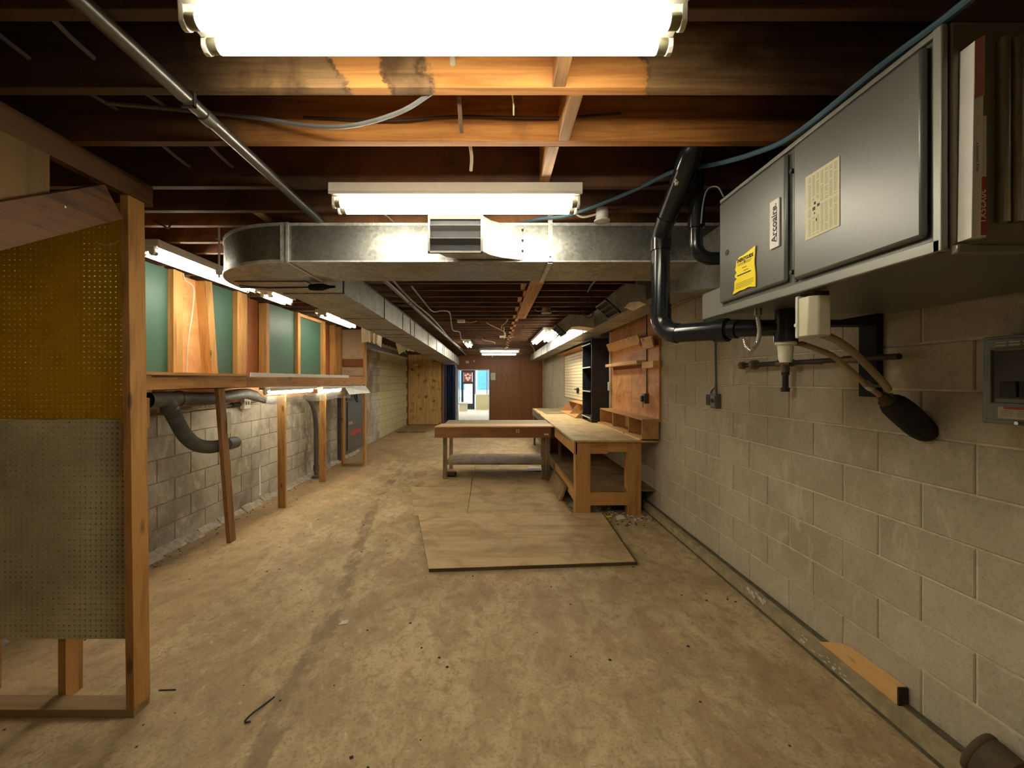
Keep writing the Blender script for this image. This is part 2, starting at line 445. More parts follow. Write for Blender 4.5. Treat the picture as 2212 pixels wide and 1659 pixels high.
def catmull(pts, n=8):
    P = [Vector(p) for p in pts]
    P = [P[0] * 2 - P[1]] + P + [P[-1] * 2 - P[-2]]
    out = []
    for i in range(1, len(P) - 2):
        a, b, c, d = P[i - 1], P[i], P[i + 1], P[i + 2]
        for j in range(n):
            t = j / n
            out.append(0.5 * ((2 * b) + (c - a) * t + (2 * a - 5 * b + 4 * c - d) * t * t + (3 * b - a - 3 * c + d) * t ** 3))
    out.append(P[-2])
    return out

class G:
    """collects the verts and faces of ONE mesh"""
    def __init__(s):
        s.v = []; s.f = []
    def add(s, vs, fs):
        o = len(s.v)
        s.v += [Vector(v) for v in vs]
        s.f += [tuple(i + o for i in f) for f in fs]
        return s
    def box(s, x0, x1, y0, y1, z0, z1):
        v = [(x, y, z) for z in (z0, z1) for y in (y0, y1) for x in (x0, x1)]
        return s.add(v, [(0, 2, 3, 1), (4, 5, 7, 6), (0, 1, 5, 4), (2, 6, 7, 3), (0, 4, 6, 2), (1, 3, 7, 5)])
    def hexa(s, v):
        """eight corners in the order of box()"""
        return s.add(v, [(0, 2, 3, 1), (4, 5, 7, 6), (0, 1, 5, 4), (2, 6, 7, 3), (0, 4, 6, 2), (1, 3, 7, 5)])
    def beam(s, p0, p1, w, h, up=(0, 0, 1)):
        """bar from p0 to p1, w across and h along 'up'"""
        p0, p1 = Vector(p0), Vector(p1)
        d = (p1 - p0).normalized()
        side = d.cross(Vector(up)).normalized()
        u = side.cross(d).normalized()
        v = []
        for p in (p0, p1):
            for a in (-1, 1):
                for b in (-1, 1):
                    v.append(p + side * (a * w / 2) + u * (b * h / 2))
        return s.add(v, [(0, 1, 3, 2), (4, 6, 7, 5), (0, 4, 5, 1), (2, 3, 7, 6), (0, 2, 6, 4), (1, 5, 7, 3)])
    def prism(s, poly, axis, a, b):
        n = len(poly)
        def p3(p, t):
            return {'x': (t, p[0], p[1]), 'y': (p[0], t, p[1]), 'z': (p[0], p[1], t)}[axis]
        v = [p3(p, a) for p in poly] + [p3(p, b) for p in poly]
        f = [tuple(range(n))[::-1], tuple(range(n, 2 * n))]
        f += [(i, (i + 1) % n, n + (i + 1) % n, n + i) for i in range(n)]
        return s.add(v, f)
    def tube(s, pts, r, seg=10, caps=True, rf=None):
        pts = [Vector(p) for p in pts]
        n = len(pts)
        T = []
        for i in range(n):
            a = pts[max(0, i - 1)]; b = pts[min(n - 1, i + 1)]
            T.append((b - a).normalized())
        ref = Vector((0, 0, 1)) if abs(T[0].z) < 0.9 else Vector((1, 0, 0))
        u = T[0].cross(ref).normalized()
        v = []
        for i in range(n):
            u = (u - T[i] * u.dot(T[i])).normalized()
            w = T[i].cross(u)
            rr = r if rf is None else rf(i, n)
            for j in range(seg):
                a = 2 * math.pi * j / seg
                v.append(pts[i] + (u * math.cos(a) + w * math.sin(a)) * rr)
        f = []
        for i in range(n - 1):
            for j in range(seg):
                k = (j + 1) % seg
                f.append((i * seg + j, i * seg + k, (i + 1) * seg + k, (i + 1) * seg + j))
        if caps:
            f.append(tuple(range(seg))[::-1])
            f.append(tuple((n - 1) * seg + j for j in range(seg)))
        return s.add(v, f)
    def cyl(s, p0, p1, r0, r1=None, seg=14, caps=True):
        r1 = r0 if r1 is None else r1
        return s.tube([p0, p1], r0, seg, caps, lambda i, n: r0 if i == 0 else r1)
    def lathe(s, base, axis, prof, seg=18):
        """prof: list of (distance along axis, radius)"""
        base = Vector(base); d = Vector(axis).normalized()
        return s.tube([base + d * (a + 1e-5 * i) for i, (a, r) in enumerate(prof)], 1, seg, True, lambda i, n: max(prof[i][1], 1e-4))
    def quad(s, a, b, c, d):
        return s.add([a, b, c, d], [(0, 1, 2, 3)])
    def sheet(s, a, b, c, d, t):
        """thin slab on the quad a b c d, thickness t along its normal"""
        a, b, c, d = map(Vector, (a, b, c, d))
        n = (b - a).cross(d - a).normalized() * t
        v = [a, b, c, d, a + n, b + n, c + n, d + n]
        return s.add(v, [(0, 3, 2, 1), (4, 5, 6, 7), (0, 1, 5, 4), (1, 2, 6, 5), (2, 3, 7, 6), (3, 0, 4, 7)])

WORLD = {}
def wloc(o):
    return WORLD.get(o.name, Vector((0, 0, 0)))

def mesh_of(name, g, mat, off, smooth):
    me = bpy.data.meshes.new(name)
    me.from_pydata([tuple(v - off) for v in g.v], [], g.f)
    me.materials.append(mat)
    bm = bmesh.new(); bm.from_mesh(me)
    bmesh.ops.recalc_face_normals(bm, faces=bm.faces)
    bm.to_mesh(me); bm.free()
    if smooth:
        me.shade_smooth()
        me.set_sharp_from_angle(angle=R(38))
    return me

def finish(o, bevel):
    if bevel:
        b = o.modifiers.new('bevel', 'BEVEL')
        b.width = bevel; b.segments = 2; b.limit_method = 'ANGLE'; b.angle_limit = R(40)

def part(name, g, mat, parent, smooth=True, bevel=0, label=None, stuff=False):
    """a child mesh; geometry given in the same frame as its thing"""
    off = wloc(parent)
    o = bpy.data.objects.new(name, mesh_of(name, g, M[mat], off, smooth))
    COL.objects.link(o)
    o.parent = parent
    WORLD[o.name] = off
    if label: o['label'] = label
    if stuff: o['kind'] = 'stuff'
    finish(o, bevel)
    return o

def thing(name, label, cat, loc=(0, 0, 0), group=None):
    o = bpy.data.objects.new(name, None)
    COL.objects.link(o)
    o.empty_display_size = 0.05
    o.location = loc
    WORLD[o.name] = Vector(loc)
    o['label'] = label; o['category'] = cat
    if group: o['group'] = group
    return o

def single(name, g, mat, label, cat, smooth=True, bevel=0, group=None, stuff=False):
    """a thing that is one mesh, its origin at the middle of its base"""
    xs = [v.x for v in g.v]; ys = [v.y for v in g.v]; zs = [v.z for v in g.v]
    off = Vector(((min(xs) + max(xs)) / 2, (min(ys) + max(ys)) / 2, min(zs)))
    o = bpy.data.objects.new(name, mesh_of(name, g, M[mat], off, smooth))
    COL.objects.link(o)
    o.location = off
    WORLD[o.name] = off
    o['label'] = label; o['category'] = cat
    if group: o['group'] = group
    if stuff: o['kind'] = 'stuff'
    finish(o, bevel)
    return o

def struct(name, g, mat, label=None, parent=None, bevel=0):
    o = bpy.data.objects.new(name, mesh_of(name, g, M[mat], Vector((0, 0, 0)), True))
    COL.objects.link(o)
    WORLD[o.name] = Vector((0, 0, 0))
    if parent is None:
        o['kind'] = 'structure'
    else:
        o.parent = parent
    if label: o['label'] = label
    finish(o, bevel)
    return o

def copy_tree(o, label, loc, rz=0.0):
    c = o.copy(); COL.objects.link(c)
    c.location = loc; c.rotation_euler = (0, 0, rz)
    c['label'] = label
    for ch in o.children:
        d = ch.copy(); COL.objects.link(d); d.parent = c
        for gc in ch.children:
            e = gc.copy(); COL.objects.link(e); e.parent = d
    return c

def lettering(name, txt, size, origin, xdir, ydir, mat, parent, bold=0.0, sx=1.0):
    """flat lettering laid on a surface: xdir is the reading direction, ydir the letters' up"""
    cu = bpy.data.curves.new(name, 'FONT')
    cu.body = txt; cu.size = size; cu.extrude = 0.0003; cu.offset = bold
    cu.align_x = 'CENTER'; cu.align_y = 'CENTER'
    tmp = bpy.data.objects.new('tmp', cu)
    COL.objects.link(tmp)
    dg = bpy.context.evaluated_depsgraph_get()
    me = bpy.data.meshes.new_from_object(tmp.evaluated_get(dg))
    COL.objects.unlink(tmp); bpy.data.objects.remove(tmp)
    x = Vector(xdir).normalized(); y = Vector(ydir).normalized(); z = x.cross(y)
    mtx = Matrix((x * sx, y, z)).transposed()
    off = wloc(parent)
    for v in me.vertices:
        v.co = mtx @ v.co + Vector(origin) - off
    me.materials.clear(); me.materials.append(M[mat])
    o = bpy.data.objects.new(name, me)
    COL.objects.link(o); o.parent = parent
    WORLD[o.name] = off
    return o

# ================================================================ THE SETTING
XL, XR = -2.97, 1.867       # faces of the block walls
YB = 16.0                   # far partition
JZ = 2.50                   # underside of the joists

struct('floor', G().box(-3.15, 2.05, -1.35, 16.06, -0.12, 0.0), 'floor')

# ceiling: dark deck, every joist and every bridging block a part of it
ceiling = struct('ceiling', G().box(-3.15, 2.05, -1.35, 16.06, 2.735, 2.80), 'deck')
JY = [-1.0, -0.65, -0.3, 0.05, 0.38, 0.70, 1.06, 1.345, 1.648, 2.03, 2.32, 2.545, 2.853, 3.10, 3.42, 3.74, 4.06, 4.38, 4.72, 5.05, 5.36, 5.70]
while JY[-1] < 15.6:
    JY.append(JY[-1] + 0.345)
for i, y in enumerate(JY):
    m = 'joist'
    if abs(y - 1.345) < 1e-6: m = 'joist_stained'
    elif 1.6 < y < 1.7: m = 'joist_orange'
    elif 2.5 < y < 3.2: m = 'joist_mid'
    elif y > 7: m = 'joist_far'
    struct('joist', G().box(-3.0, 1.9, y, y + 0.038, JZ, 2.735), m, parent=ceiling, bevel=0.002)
struct('bridging_block', G().box(0.255, 0.298, 1.384, 1.647, JZ, 2.735), 'bridging', parent=ceiling, bevel=0.002)
struct('bridging_block', G().box(0.222, 0.266, 1.687, 2.029, JZ, 2.735), 'bridging', parent=ceiling, bevel=0.002)
struct('bridging_block', G().box(0.19, 0.232, 1.099, 1.344, JZ, 2.735), 'bridging', parent=ceiling, bevel=0.002)
for i in range(len(JY) - 1):
    if JY[i] > 3.9:
        x = 0.25 + (0.045 if i % 2 else 0.0) + 0.002 * i
        struct('bridging_block', G().box(x, x + 0.042, JY[i] + 0.038, JY[i + 1], JZ + 0.004, 2.735), 'bridging', parent=ceiling)

# block walls: a mortar core with one part per block; the far ones joined
BL, BH = 0.4064, 0.2032
def block_geo(face):
    """one block, its face towards +X (face=1) or -X (face=-1), origin at its lower corner on the wall face"""
    g = 0.0045; c = 0.004
    l0, l1, h0, h1 = g, BL - g, g, BH - g
    d = -0.02 * face
    v = [(0, l0 + c, h0 + c), (0, l1 - c, h0 + c), (0, l1 - c, h1 - c), (0, l0 + c, h1 - c),
         (-c * face, l0, h0), (-c * face, l1, h0), (-c * face, l1, h1), (-c * face, l0, h1),
         (d, l0, h0), (d, l1, h0), (d, l1, h1), (d, l0, h1)]
    f = [(0, 1, 2, 3)]
    for k in (0, 4):
        for i in range(4):
            j = (i + 1) % 4
            f.append((k + i, k + 4 + i, k + 4 + j, k + j))
    return G().add(v, f)

def block_wall(wall, x, face, z0, rows, y0, y_split, y1, phase, mat, far_mat, skip=lambda y, k: False):
    me = mesh_of('block', block_geo(face), M[mat], Vector((0, 0, 0)), False)
    far = G()
    proto = block_geo(face)
    for k in range(rows):
        y = y0 + phase + (0 if k % 2 == 0 else BL / 2)
        while y > y0: y -= BL
        while y < y1:
            if not skip(y, k):
                jit = random.uniform(-0.0012, 0.0012)
                loc = Vector((x + jit, y, z0 + k * BH))
                if y < y_split:
                    o = bpy.data.objects.new('block', me)
                    COL.objects.link(o)
                    o.location = loc; o.parent = wall
                elif y + BL < y1 + 0.02:
                    far.add([v + loc for v in proto.v], proto.f)
            y += BL
    o = struct('far_blocks', far, far_mat, parent=wall)
    o['kind'] = 'stuff'

wall_r = struct('wall_right', G().box(XR + 0.007, XR + 0.2, -1.35, 16.06, 0, 2.8), 'mortar')
block_wall(wall_r, XR, -1, 0.0845, 13, 0.85, 8.3, 16.0, (3.435 - 0.85) % BL, 'block_right', 'block_right')
struct('trim_1', G().box(1.788, XR + 0.01, 0.3, 16.0, 0, 0.0845), 'ledge', 'low concrete footing ledge along the right wall')
struct('trim_2', G().box(1.780, 1.789, 0.9, 7.0, 0.001, 0.014).box(1.836, 1.866, 0.9, 8.0, 0.0845, 0.0925), 'dark_gap', 'dark dirt lying along the right footing')

wall_l = struct('wall_left', G().box(XL - 0.2, XL - 0.006, -1.35, 16.06, 0, 2.8), 'mortar_dark')
block_wall(wall_l, XL, 1, 0.03, 13, 2.1, 10.4, 14.2, 0.13, 'block_left', 'block_far', skip=lambda y, k: k > 6 and y < 7.3)
gl = G()
yy = 2.2
while yy < 9.0:        # the broken grey footing at the foot of the left wall
    s = random.uniform(0.12, 0.34)
    w = random.uniform(0.03, 0.08); h = random.uniform(0.03, 0.06)
    gl.hexa([(XL - .01, yy, 0), (XL + w + .02, yy, 0), (XL - .01, yy + s, 0), (XL + w + .03, yy + s, 0),
             (XL - .01, yy, h + .02), (XL + w * .8, yy, h * .6), (XL - .01, yy + s, h + .02), (XL + w * .7, yy + s, h * .7)])
    yy += s
struct('trim_3', gl, 'ledge_grey', 'broken grey concrete footing along the left wall', bevel=0.008)
struct('trim_4', G().box(XL - 0.01, XL + 0.06, 7.6, 14.2, 2.40, 2.41).box(XL - 0.01, XL + 0.012, 7.6, 14.2, 2.32, 2.41), 'grey_box', 'grey steel angle along the top of the left block wall')

struct('wall_front', G().box(-3.15, 2.05, -1.35, -1.2, 0, 2.8), 'block_right')

# far end: knotty plywood closing the left bay, its return, and the brown panelled partition with the doorway
w = struct('wall_bay', G().box(-2.99, -1.745, 14.22, 14.30, 0, 2.8), 'brown_trim')
struct('plywood_sheet', G().box(-2.94, -2.322, 14.2, 14.22, 0.03, 2.42), 'knotty', parent=w)
struct('plywood_sheet', G().box(-2.316, -1.80, 14.2, 14.22, 0.03, 2.42), 'knotty', parent=w)
struct('edge_stud', G().box(-1.80, -1.745, 14.18, 14.22, 0, 2.45), 'brown_trim', parent=w)
struct('wall_return', G().box(-1.80, -1.745, 14.30, 16.06, 0, 2.8), 'dark_frame')
DX0, DX1, DZ = -1.377, -0.197, 1.925
w = struct('wall_back', G().box(DX1, 1.95, YB + .012, YB + .1, 0, 2.8).box(-1.80, DX0, YB + .012, YB + .1, 0, 2.8).box(DX0, DX1, YB + .012, YB + .1, DZ, 2.8), 'brown_trim')
for x0, x1, z0, z1 in [(DX1 + .055, 0.72, 0, 2.5), (0.724, 1.72, 0, 2.5), (-0.58, DX1 + .051, DZ + .04, 2.5), (-1.74, -0.584, DZ + .04, 2.5)]:
    struct('wall_panel', G().box(x0, x1, YB, YB + .012, z0, z1), 'brown_panel', parent=w, bevel=0.002)
struct('corner_trim', G().box(1.72, 1.865, YB - .03, YB + .012, 0, 2.5), 'brown_trim', parent=w)
d = struct('door_1', G().box(DX0 - .05, DX0, YB - .015, YB + .11, 0, DZ + .05), 'white_enamel', 'white framed doorway open to the bright shop')
struct('door_head', G().box(DX0, DX1, YB - .015, YB + .11, DZ, DZ + .035), 'white_enamel', parent=d)
struct('door_jamb', G().box(DX1, DX1 + .03, YB - .015, YB + .11, 0, DZ + .035), 'white_enamel', parent=d)
struct('door_stop', G().box(DX1 + .03, DX1 + .05, YB - .02, YB + .10, 0, DZ + .035), 'dark_frame', parent=d)
struct('trim_5', G().box(-1.56, -1.43, YB - .03, YB + .011, 0, 2.12), 'pale_frame', 'pale trim board left of the doorway')

# the bright shop beyond the doorway
SY = 22.0
struct('floor', G().box(-4.2, 2.4, 16.06, SY + .1, -0.12, 0.0), 'shop_floor', 'light wooden floor of the shop beyond the doorway')
struct('wall_shop_left', G().box(-4.3, -4.2, 16.1, SY + .1, 0, 2.8), 'white_wall')
struct('wall_shop_right', G().box(2.3, 2.4, 16.1, SY + .1, 0, 2.8), 'white_wall')
struct('wall_shop_back', G().box(-4.2, -1.80, 16.1, 16.16, 0, 2.8).box(1.95, 2.3, 16.1, 16.16, 0, 2.8), 'white_wall')
struct('ceiling', G().box(-4.3, 2.4, 16.06, SY + .1, 2.75, 2.85), 'white_wall')
w = struct('wall_shop_front', G().box(-0.98, 2.3, SY, SY + .1, 0, 0.79).box(-4.2, -2.2, SY, SY + .1, 0, 0.25).box(-4.2, 2.3, SY, SY + .1, 2.12, 2.8), 'cream_wall')
wn = struct('window_1', G().box(-1.02, -0.96, SY, SY + .08, .79, 2.12).box(-0.40, -0.34, SY, SY + .08, .79, 2.12).box(0.9, 0.96, SY, SY + .08, .79, 2.12).box(-1.02, 2.3, SY, SY + .08, 2.06, 2.12), 'pale_frame', 'shop window over the cream half wall')
struct('pane', G().box(-0.96, 2.3, SY + .04, SY + .046, .79, 2.06), 'glass', parent=wn)
wn = struct('window_2', G().box(-2.2, -2.14, SY, SY + .08, .25, 2.12).box(-1.86, -1.80, SY, SY + .08, .0, 2.12), 'pale_frame', 'narrow shop window left of the shop door')
struct('pane', G().box(-4.2, -1.86, SY + .04, SY + .046, .25, 2.12), 'glass', parent=wn)
d = struct('door_2', G().box(-1.74, -1.62, SY + .01, SY + .06, 0, 2.12).box(-1.14, -1.02, SY + .01, SY + .06, 0, 2.12).box(-1.62, -1.14, SY + .01, SY + .06, 0, 0.30).box(-1.62, -1.14, SY + .01, SY + .06, 1.34, 1.46).box(-1.62, -1.14, SY + .01, SY + .06, 1.95, 2.12), 'dark_frame', 'dark framed glass shop door')
struct('pane', G().box(-1.62, -1.14, SY + .03, SY + .036, .30, 1.95), 'glass', parent=d)
struct('pavement', G().box(-14, 14, SY + .1, 40, -0.14, -0.02), 'pavement', 'pavement and road outside the shop window')
f = struct('wall_street', G().box(-14, 12, 40, 40.5, 0, 7.0), 'facade', 'pale building front across the street')
for i in range(9):
    for zz in (0.6, 4.0):
        struct('facade_window', G().box(-12 + i * 2.6, -10.6 + i * 2.6, 39.95, 40.02, zz, zz + 1.9), 'facade_dark', parent=f)

# ================================================================ LAMPS
LAMPS = 'fluorescent ceiling lamps'
def lamp(name, label, loc, rz, L=1.22, n_tubes=2, tube='tube', group=LAMPS, tz=-.084):
    """strip lamp, its length along local x, its top at the origin"""
    t = thing(name, label, 'lamp', (0, 0, 0), group)
    h = L / 2
    w = .088 if n_tubes == 2 else .06
    hb = tz + .038
    part('housing', G().box(-h, h, -w, w, hb, 0).box(-h, h, -w, -w + .006, hb - .01, hb).box(-h, h, w - .006, w, hb - .01, hb), 'white_enamel', t, bevel=.003)
    if n_tubes == 2:
        rp = [(-.082, hb), (-.060, hb - .004), (-.056, hb - .012), (-.030, hb - .014), (-.014, hb - .032), (.014, hb - .032), (.030, hb - .014), (.056, hb - .012), (.060, hb - .004), (.082, hb)]
    else:
        rp = [(-.054, hb), (-.03, hb - .008), (.03, hb - .008), (.054, hb)]
    part('reflector', G().prism(rp, 'x', -h + .012, h - .012), 'white_enamel', t)
    ys = (-.0375, .0375) if n_tubes == 2 else (0.0,)
    for y in ys:
        for s in (-1, 1):
            x = s * (h - .012)
            part('lamp_holder', G().prism([(y - .020, hb), (y + .020, hb), (y + .017, tz - .012), (y + .006, tz - .022), (y - .006, tz - .022), (y - .017, tz - .012)], 'x', x - .007, x + .007), 'white_enamel', t, bevel=.002)
            part('tube_cap', G().cyl((s * (h - .019), y, tz), (s * (h - .044), y, tz), .0185, seg=16), 'tube_cap', t)
        part('tube', G().cyl((-(h - .044), y, tz), (h - .044, y, tz), .019, seg=16, caps=False), tube, t)
    t.location = loc; t.rotation_euler = (0, 0, rz)
    return t

proto = lamp('ceiling_lamp', 'nearest two-tube fluorescent lamp, cut by the top edge of the photo', (-0.145, 1.0375, 2.499), 0, tube='tube_old')
proto = lamp('ceiling_lamp', 'two-tube fluorescent lamp hung just before the wide silver cross duct', (-0.185, 2.07, 2.498), 0)
copy_tree(proto, 'fluorescent lamp over the green boards, running back from the near timber post', (-2.325, 3.37, 2.49), R(90))
copy_tree(proto, 'fluorescent lamp on the left in front of the farthest green board', (-2.275, 6.08, 2.49), R(90))
copy_tree(proto, 'farther back of the two crosswise lamps before the brown far wall', (0.17, 14.1, 2.50), 0)
copy_tree(proto, 'nearer of the two crosswise lamps before the brown far wall', (0.17, 12.6, 2.50), 0)
copy_tree(proto, 'short-looking end-on lamp on the ceiling above left of the doorway', (-0.64, 10.25, 2.50), R(90))
copy_tree(proto, 'fluorescent lamp tucked against the right-hand silver duct', (1.13, 6.75, 2.47), R(90))
copy_tree(proto, 'farther fluorescent lamp against the right-hand duct, above the cream slats', (1.13, 8.35, 2.47), R(90))
lamp('ceiling_lamp', 'short two-tube lamp just behind the elbow of the cross duct', (-2.30, 4.40, 2.49), R(90), L=0.46)
lamp('ceiling_lamp', 'long fluorescent lamp seen end-on, right of centre at the far end', (0.97, 8.65, 2.50), R(90), L=2.44)
lamp('under_shelf_lamp', 'nearer lit lamp tube under the timber rail of the storage shelf', (-2.435, 4.98, 1.472), R(91.5), n_tubes=1, tz=-.062, tube='tube_old', group='lamps under the storage shelf')
lamp('under_shelf_lamp', 'farther lit lamp tube under the timber rail, by the end frame', (-2.395, 6.07, 1.460), R(92), L=0.9, n_tubes=1, tz=-.062, tube='tube_old', group='lamps under the storage shelf')

lamp('added_shop_lamp', 'left unseen lamp added to brighten the shop, above the doorway', (-2.0, 19.2, 2.74), R(90), L=2.44, group='unseen lamps added in the shop')  # this pair is added out of view to brighten the shop
lamp('added_shop_lamp', 'right unseen lamp added to brighten the shop, above the doorway', (-0.4, 19.2, 2.74), R(90), L=2.44, group='unseen lamps added in the shop')

# unlit shop lights with flared white reflectors, beside the long left duct
def shop_light(label, x, y, z, L, tilt):
    t = thing('shop_light', label, 'lamp', (0, 0, 0), 'unlit shop lights beside the left duct')
    g = G()
    for s in (-1, 1):
        g.prism([(s * .03, 0), (s * .165, -.075), (s * .175, -.073), (s * .034, .008)], 'y', 0, L)
    part('reflector', g, 'white_enamel', t)
    part('housing', G().box(-.04, .04, 0, L, .0, .055), 'grime_white', t, bevel=.004)
    part('lamp_holder', G().box(-.075, .075, .012, .035, -.065, 0), 'white_enamel', t, bevel=.004)
    for s in (-1, 1):
        part('tube', G().cyl((s * .04, .036, -.045), (s * .04, L - .04, -.045), .018), 'white_enamel', t)
    part('hook', G().tube(catmull([(0, .1, .05), (.01, .1, .075), (0, .1, .105)], 4), .004, 6), 'steel', t)
    t.location = (x, y, z)
    t.rotation_euler = (R(-32), R(tilt), R(8))
    return t
shop_light('nearer unlit white shop light hung left of the long duct', -2.03, 6.95, 2.44, .42, 14)
shop_light('farther unlit white shop light hung left of the long duct', -1.98, 9.05, 2.44, .42, -10)

# clear sheet and tin hood below the rail
g = G()
pts = [(-2.46, 4.5), (-2.43, 4.9), (-2.44, 5.4), (-2.40, 5.9), (-2.41, 6.4), (-2.37, 6.9)]
for i in range(len(pts) - 1):
    (xa, ya), (xb, yb) = pts[i], pts[i + 1]
    g.sheet((xa, ya, 1.372), (xb, yb, 1.372), (xb - .02, yb, 1.255 + .02 * (i % 2)), (xa - .02, ya, 1.255 + .02 * ((i + 1) % 2)), .002)
single('plastic_sheet', g, 'vinyl', 'clear vinyl sheet hanging below the lit lamps under the shelf rail', 'sheet')
t = thing('tin_hood', 'bent silver tin hood at the far end under the shelf rail', 'hood', (-2.5, 6.7, 1.28))
part('front_plate', G().sheet((-2.36, 6.55, 1.45), (-2.30, 7.42, 1.45), (-2.22, 7.46, 1.32), (-2.30, 6.6, 1.32), .004), 'galv_bright', t)
part('back_plate', G().sheet((-2.36, 6.55, 1.45), (-2.34, 7.42, 1.45), (-2.72, 7.42, 1.30), (-2.72, 6.45, 1.28), .004), 'galv_bright', t)

# ================================================================ LEFT FOREGROUND: pegboard partition
def peg_sheet(x0, x1, z0, z1, y, pitch=0.0254, r=0.0042):
    nx = int((x1 - x0) / pitch); nz = int((z1 - z0) / pitch)
    px = (x1 - x0) / nx; pz = (z1 - z0) / nz
    g = G()
    for k in range(nz + 1):
        for i in range(nx + 1):
            g.v.append(Vector((x0 + i * px, y, z0 + k * pz)))
    cid = lambda i, k: k * (nx + 1) + i
    for k in range(nz):
        for i in range(nx):
            cx, cz = x0 + (i + .5) * px, z0 + (k + .5) * pz
            o = len(g.v)
            for a in range(8):
                an = R(45 * a + 45)
                g.v.append(Vector((cx + r * math.cos(an), y, cz + r * math.sin(an))))
            cor = [cid(i + 1, k + 1), cid(i, k + 1), cid(i, k), cid(i + 1, k)]
            for e in range(4):
                a, b = cor[e], cor[(e + 1) % 4]
                h = [o + (2 * e) % 8, o + (2 * e + 1) % 8, o + (2 * e + 2) % 8]
                g.f.append((a, b, h[2], h[1], h[0]))
    return g

t = thing('pegboard_partition', 'timber framed pegboard partition with brown upper and grey lower board in the left foreground', 'partition', (-2.2, 1.95, 0))
part('bottom_plate', G().box(-2.95, -1.652, 1.90, 1.99, 0, .038), 'stud_x', t, bevel=.002, label='dusty timber plate on the floor')
g = G().hexa([(-1.688, 1.90, .038), (-1.650, 1.90, .038), (-1.688, 1.99, .038), (-1.650, 1.99, .038),
              (-1.716, 1.90, 2.40), (-1.678, 1.90, 2.40), (-1.716, 1.99, 2.40), (-1.678, 1.99, 2.40)])
part('end_post', g, 'stud_z', t, bevel=.002)
part('stud', G().box(-2.11, -2.072, 2.004, 2.09, 0, 1.34), 'stud_z', t, bevel=.002)
part('stud', G().box(-2.52, -2.482, 2.004, 2.09, 0, 1.34), 'stud_z', t, bevel=.002)
for nm, z0, z1, mt, lb in [('pegboard_sheet', .307, 1.358, 'peg_grey', 'grey painted lower pegboard'), ('pegboard_sheet', 1.362, 2.40, 'peg_amber', 'unpainted brown upper pegboard')]:
    o = part(nm, peg_sheet(-2.95, -1.694 - .008 * (z0 > 1), z0, z1, 1.992), mt, t, smooth=False, label=lb)
    if z0 < 1: part('backing_sheet', G().box(-2.95, -1.694, 1.998, 2.003, z0, z1), 'ink', t, label='dark backing behind the lower board')
    md = o.modifiers.new('board', 'SOLIDIFY'); md.thickness = .005; md.offset = 0
part('top_plate', G().box(-1.716, -1.678, .2, 2.04, 2.40, 2.50), 'brace', t, bevel=.002)
part('gusset_panel', G().prism([(.3, 2.40), (1.565, 2.40), (1.565, 2.20), (1.0, 1.85), (.3, 1.42)], 'x', -1.70, -1.678), 'ply_gusset', t)
# slanting brace nailed across the partition's side
p0, p1 = Vector((-1.655, 1.10, 1.885)), Vector((-1.655, 1.80, 2.315))
g = G().hexa([(-1.676, 1.00, 1.745), (-1.638, 1.00, 1.745), (-1.676, 1.83, 2.262), (-1.638, 1.83, 2.262),
              (-1.676, 1.00, 1.905), (-1.638, 1.00, 1.905), (-1.676, 1.745, 2.375), (-1.638, 1.745, 2.375)])
part('brace', g, 'brace', t, bevel=.002, label='wide slanting brace plank with bold grain')
part('nail', G().cyl((-1.639, 1.58, 2.21), (-1.634, 1.58, 2.21), .004, seg=8), 'steel', t)
part('wire', G().tube(catmull([(-1.72, 1.985, 2.28), (-1.78, 1.975, 2.22), (-1.84, 1.97, 2.19), (-1.90, 1.98, 2.21)], 5), .003, 6), 'white_cable', t)

# ================================================================ LEFT: stud wall with green boards
t = thing('stud_wall', 'timber stud wall with dark green boards above the storage shelf on the left', 'wall', (-2.8, 5.4, 1.61))
for y0, y1, top in [(3.54, 3.575, 2.5), (3.58, 3.655, 2.5), (4.42, 4.50, 2.5), (4.505, 4.60, 2.5), (5.00, 5.07, 2.48), (5.79, 5.87, 2.5), (6.65, 6.74, 2.5), (7.15, 7.20, 2.5), (7.40, 7.46, 2.5)]:
    part('stud', G().box(-2.84, -2.745 + .01 * ((y0 * 7) % 1), y0, y1, 1.61, top), 'stud_z', t, bevel=.002)
part('stud', G().beam((-2.80, 4.08, 1.61), (-2.80, 3.99, 2.50), .09, .11, (1, 0, 0)), 'stud_z', t, bevel=.002, label='slightly slanting stud')
part('stud', G().box(-2.84, -2.74, 2.75, 2.79, 1.61, 2.5), 'stud_z', t, bevel=.002)
for y0, y1 in [(2.80, 3.538), (4.085, 4.418), (5.075, 5.785), (5.875, 6.645)]:
    part('green_board', G().box(-2.80, -2.785, y0, y1, 1.61, 2.5), 'green', t, bevel=.002)
for y0, y1 in [(3.658, 4.05), (4.602, 4.998), (6.742, 7.46)]:
    part('plywood_backing', G().box(-2.86, -2.845, y0, y1, 1.61, 2.5), 'ply_brown' if y0 > 4.1 else 'ply_orange', t)
part('header', G().box(-2.79, -2.75, 5.875, 6.645, 2.455, 2.50), 'stud_y', t, bevel=.002)
part('cable', G().tube(catmull([(-2.76, 3.68, 2.50), (-2.76, 3.70, 2.44), (-2.75, 3.79, 2.40), (-2.755, 3.79, 2.2), (-2.76, 3.74, 1.9), (-2.76, 3.72, 1.62)], 6), .006, 7), 'white_cable', t, label='thin pale cable down the stud')

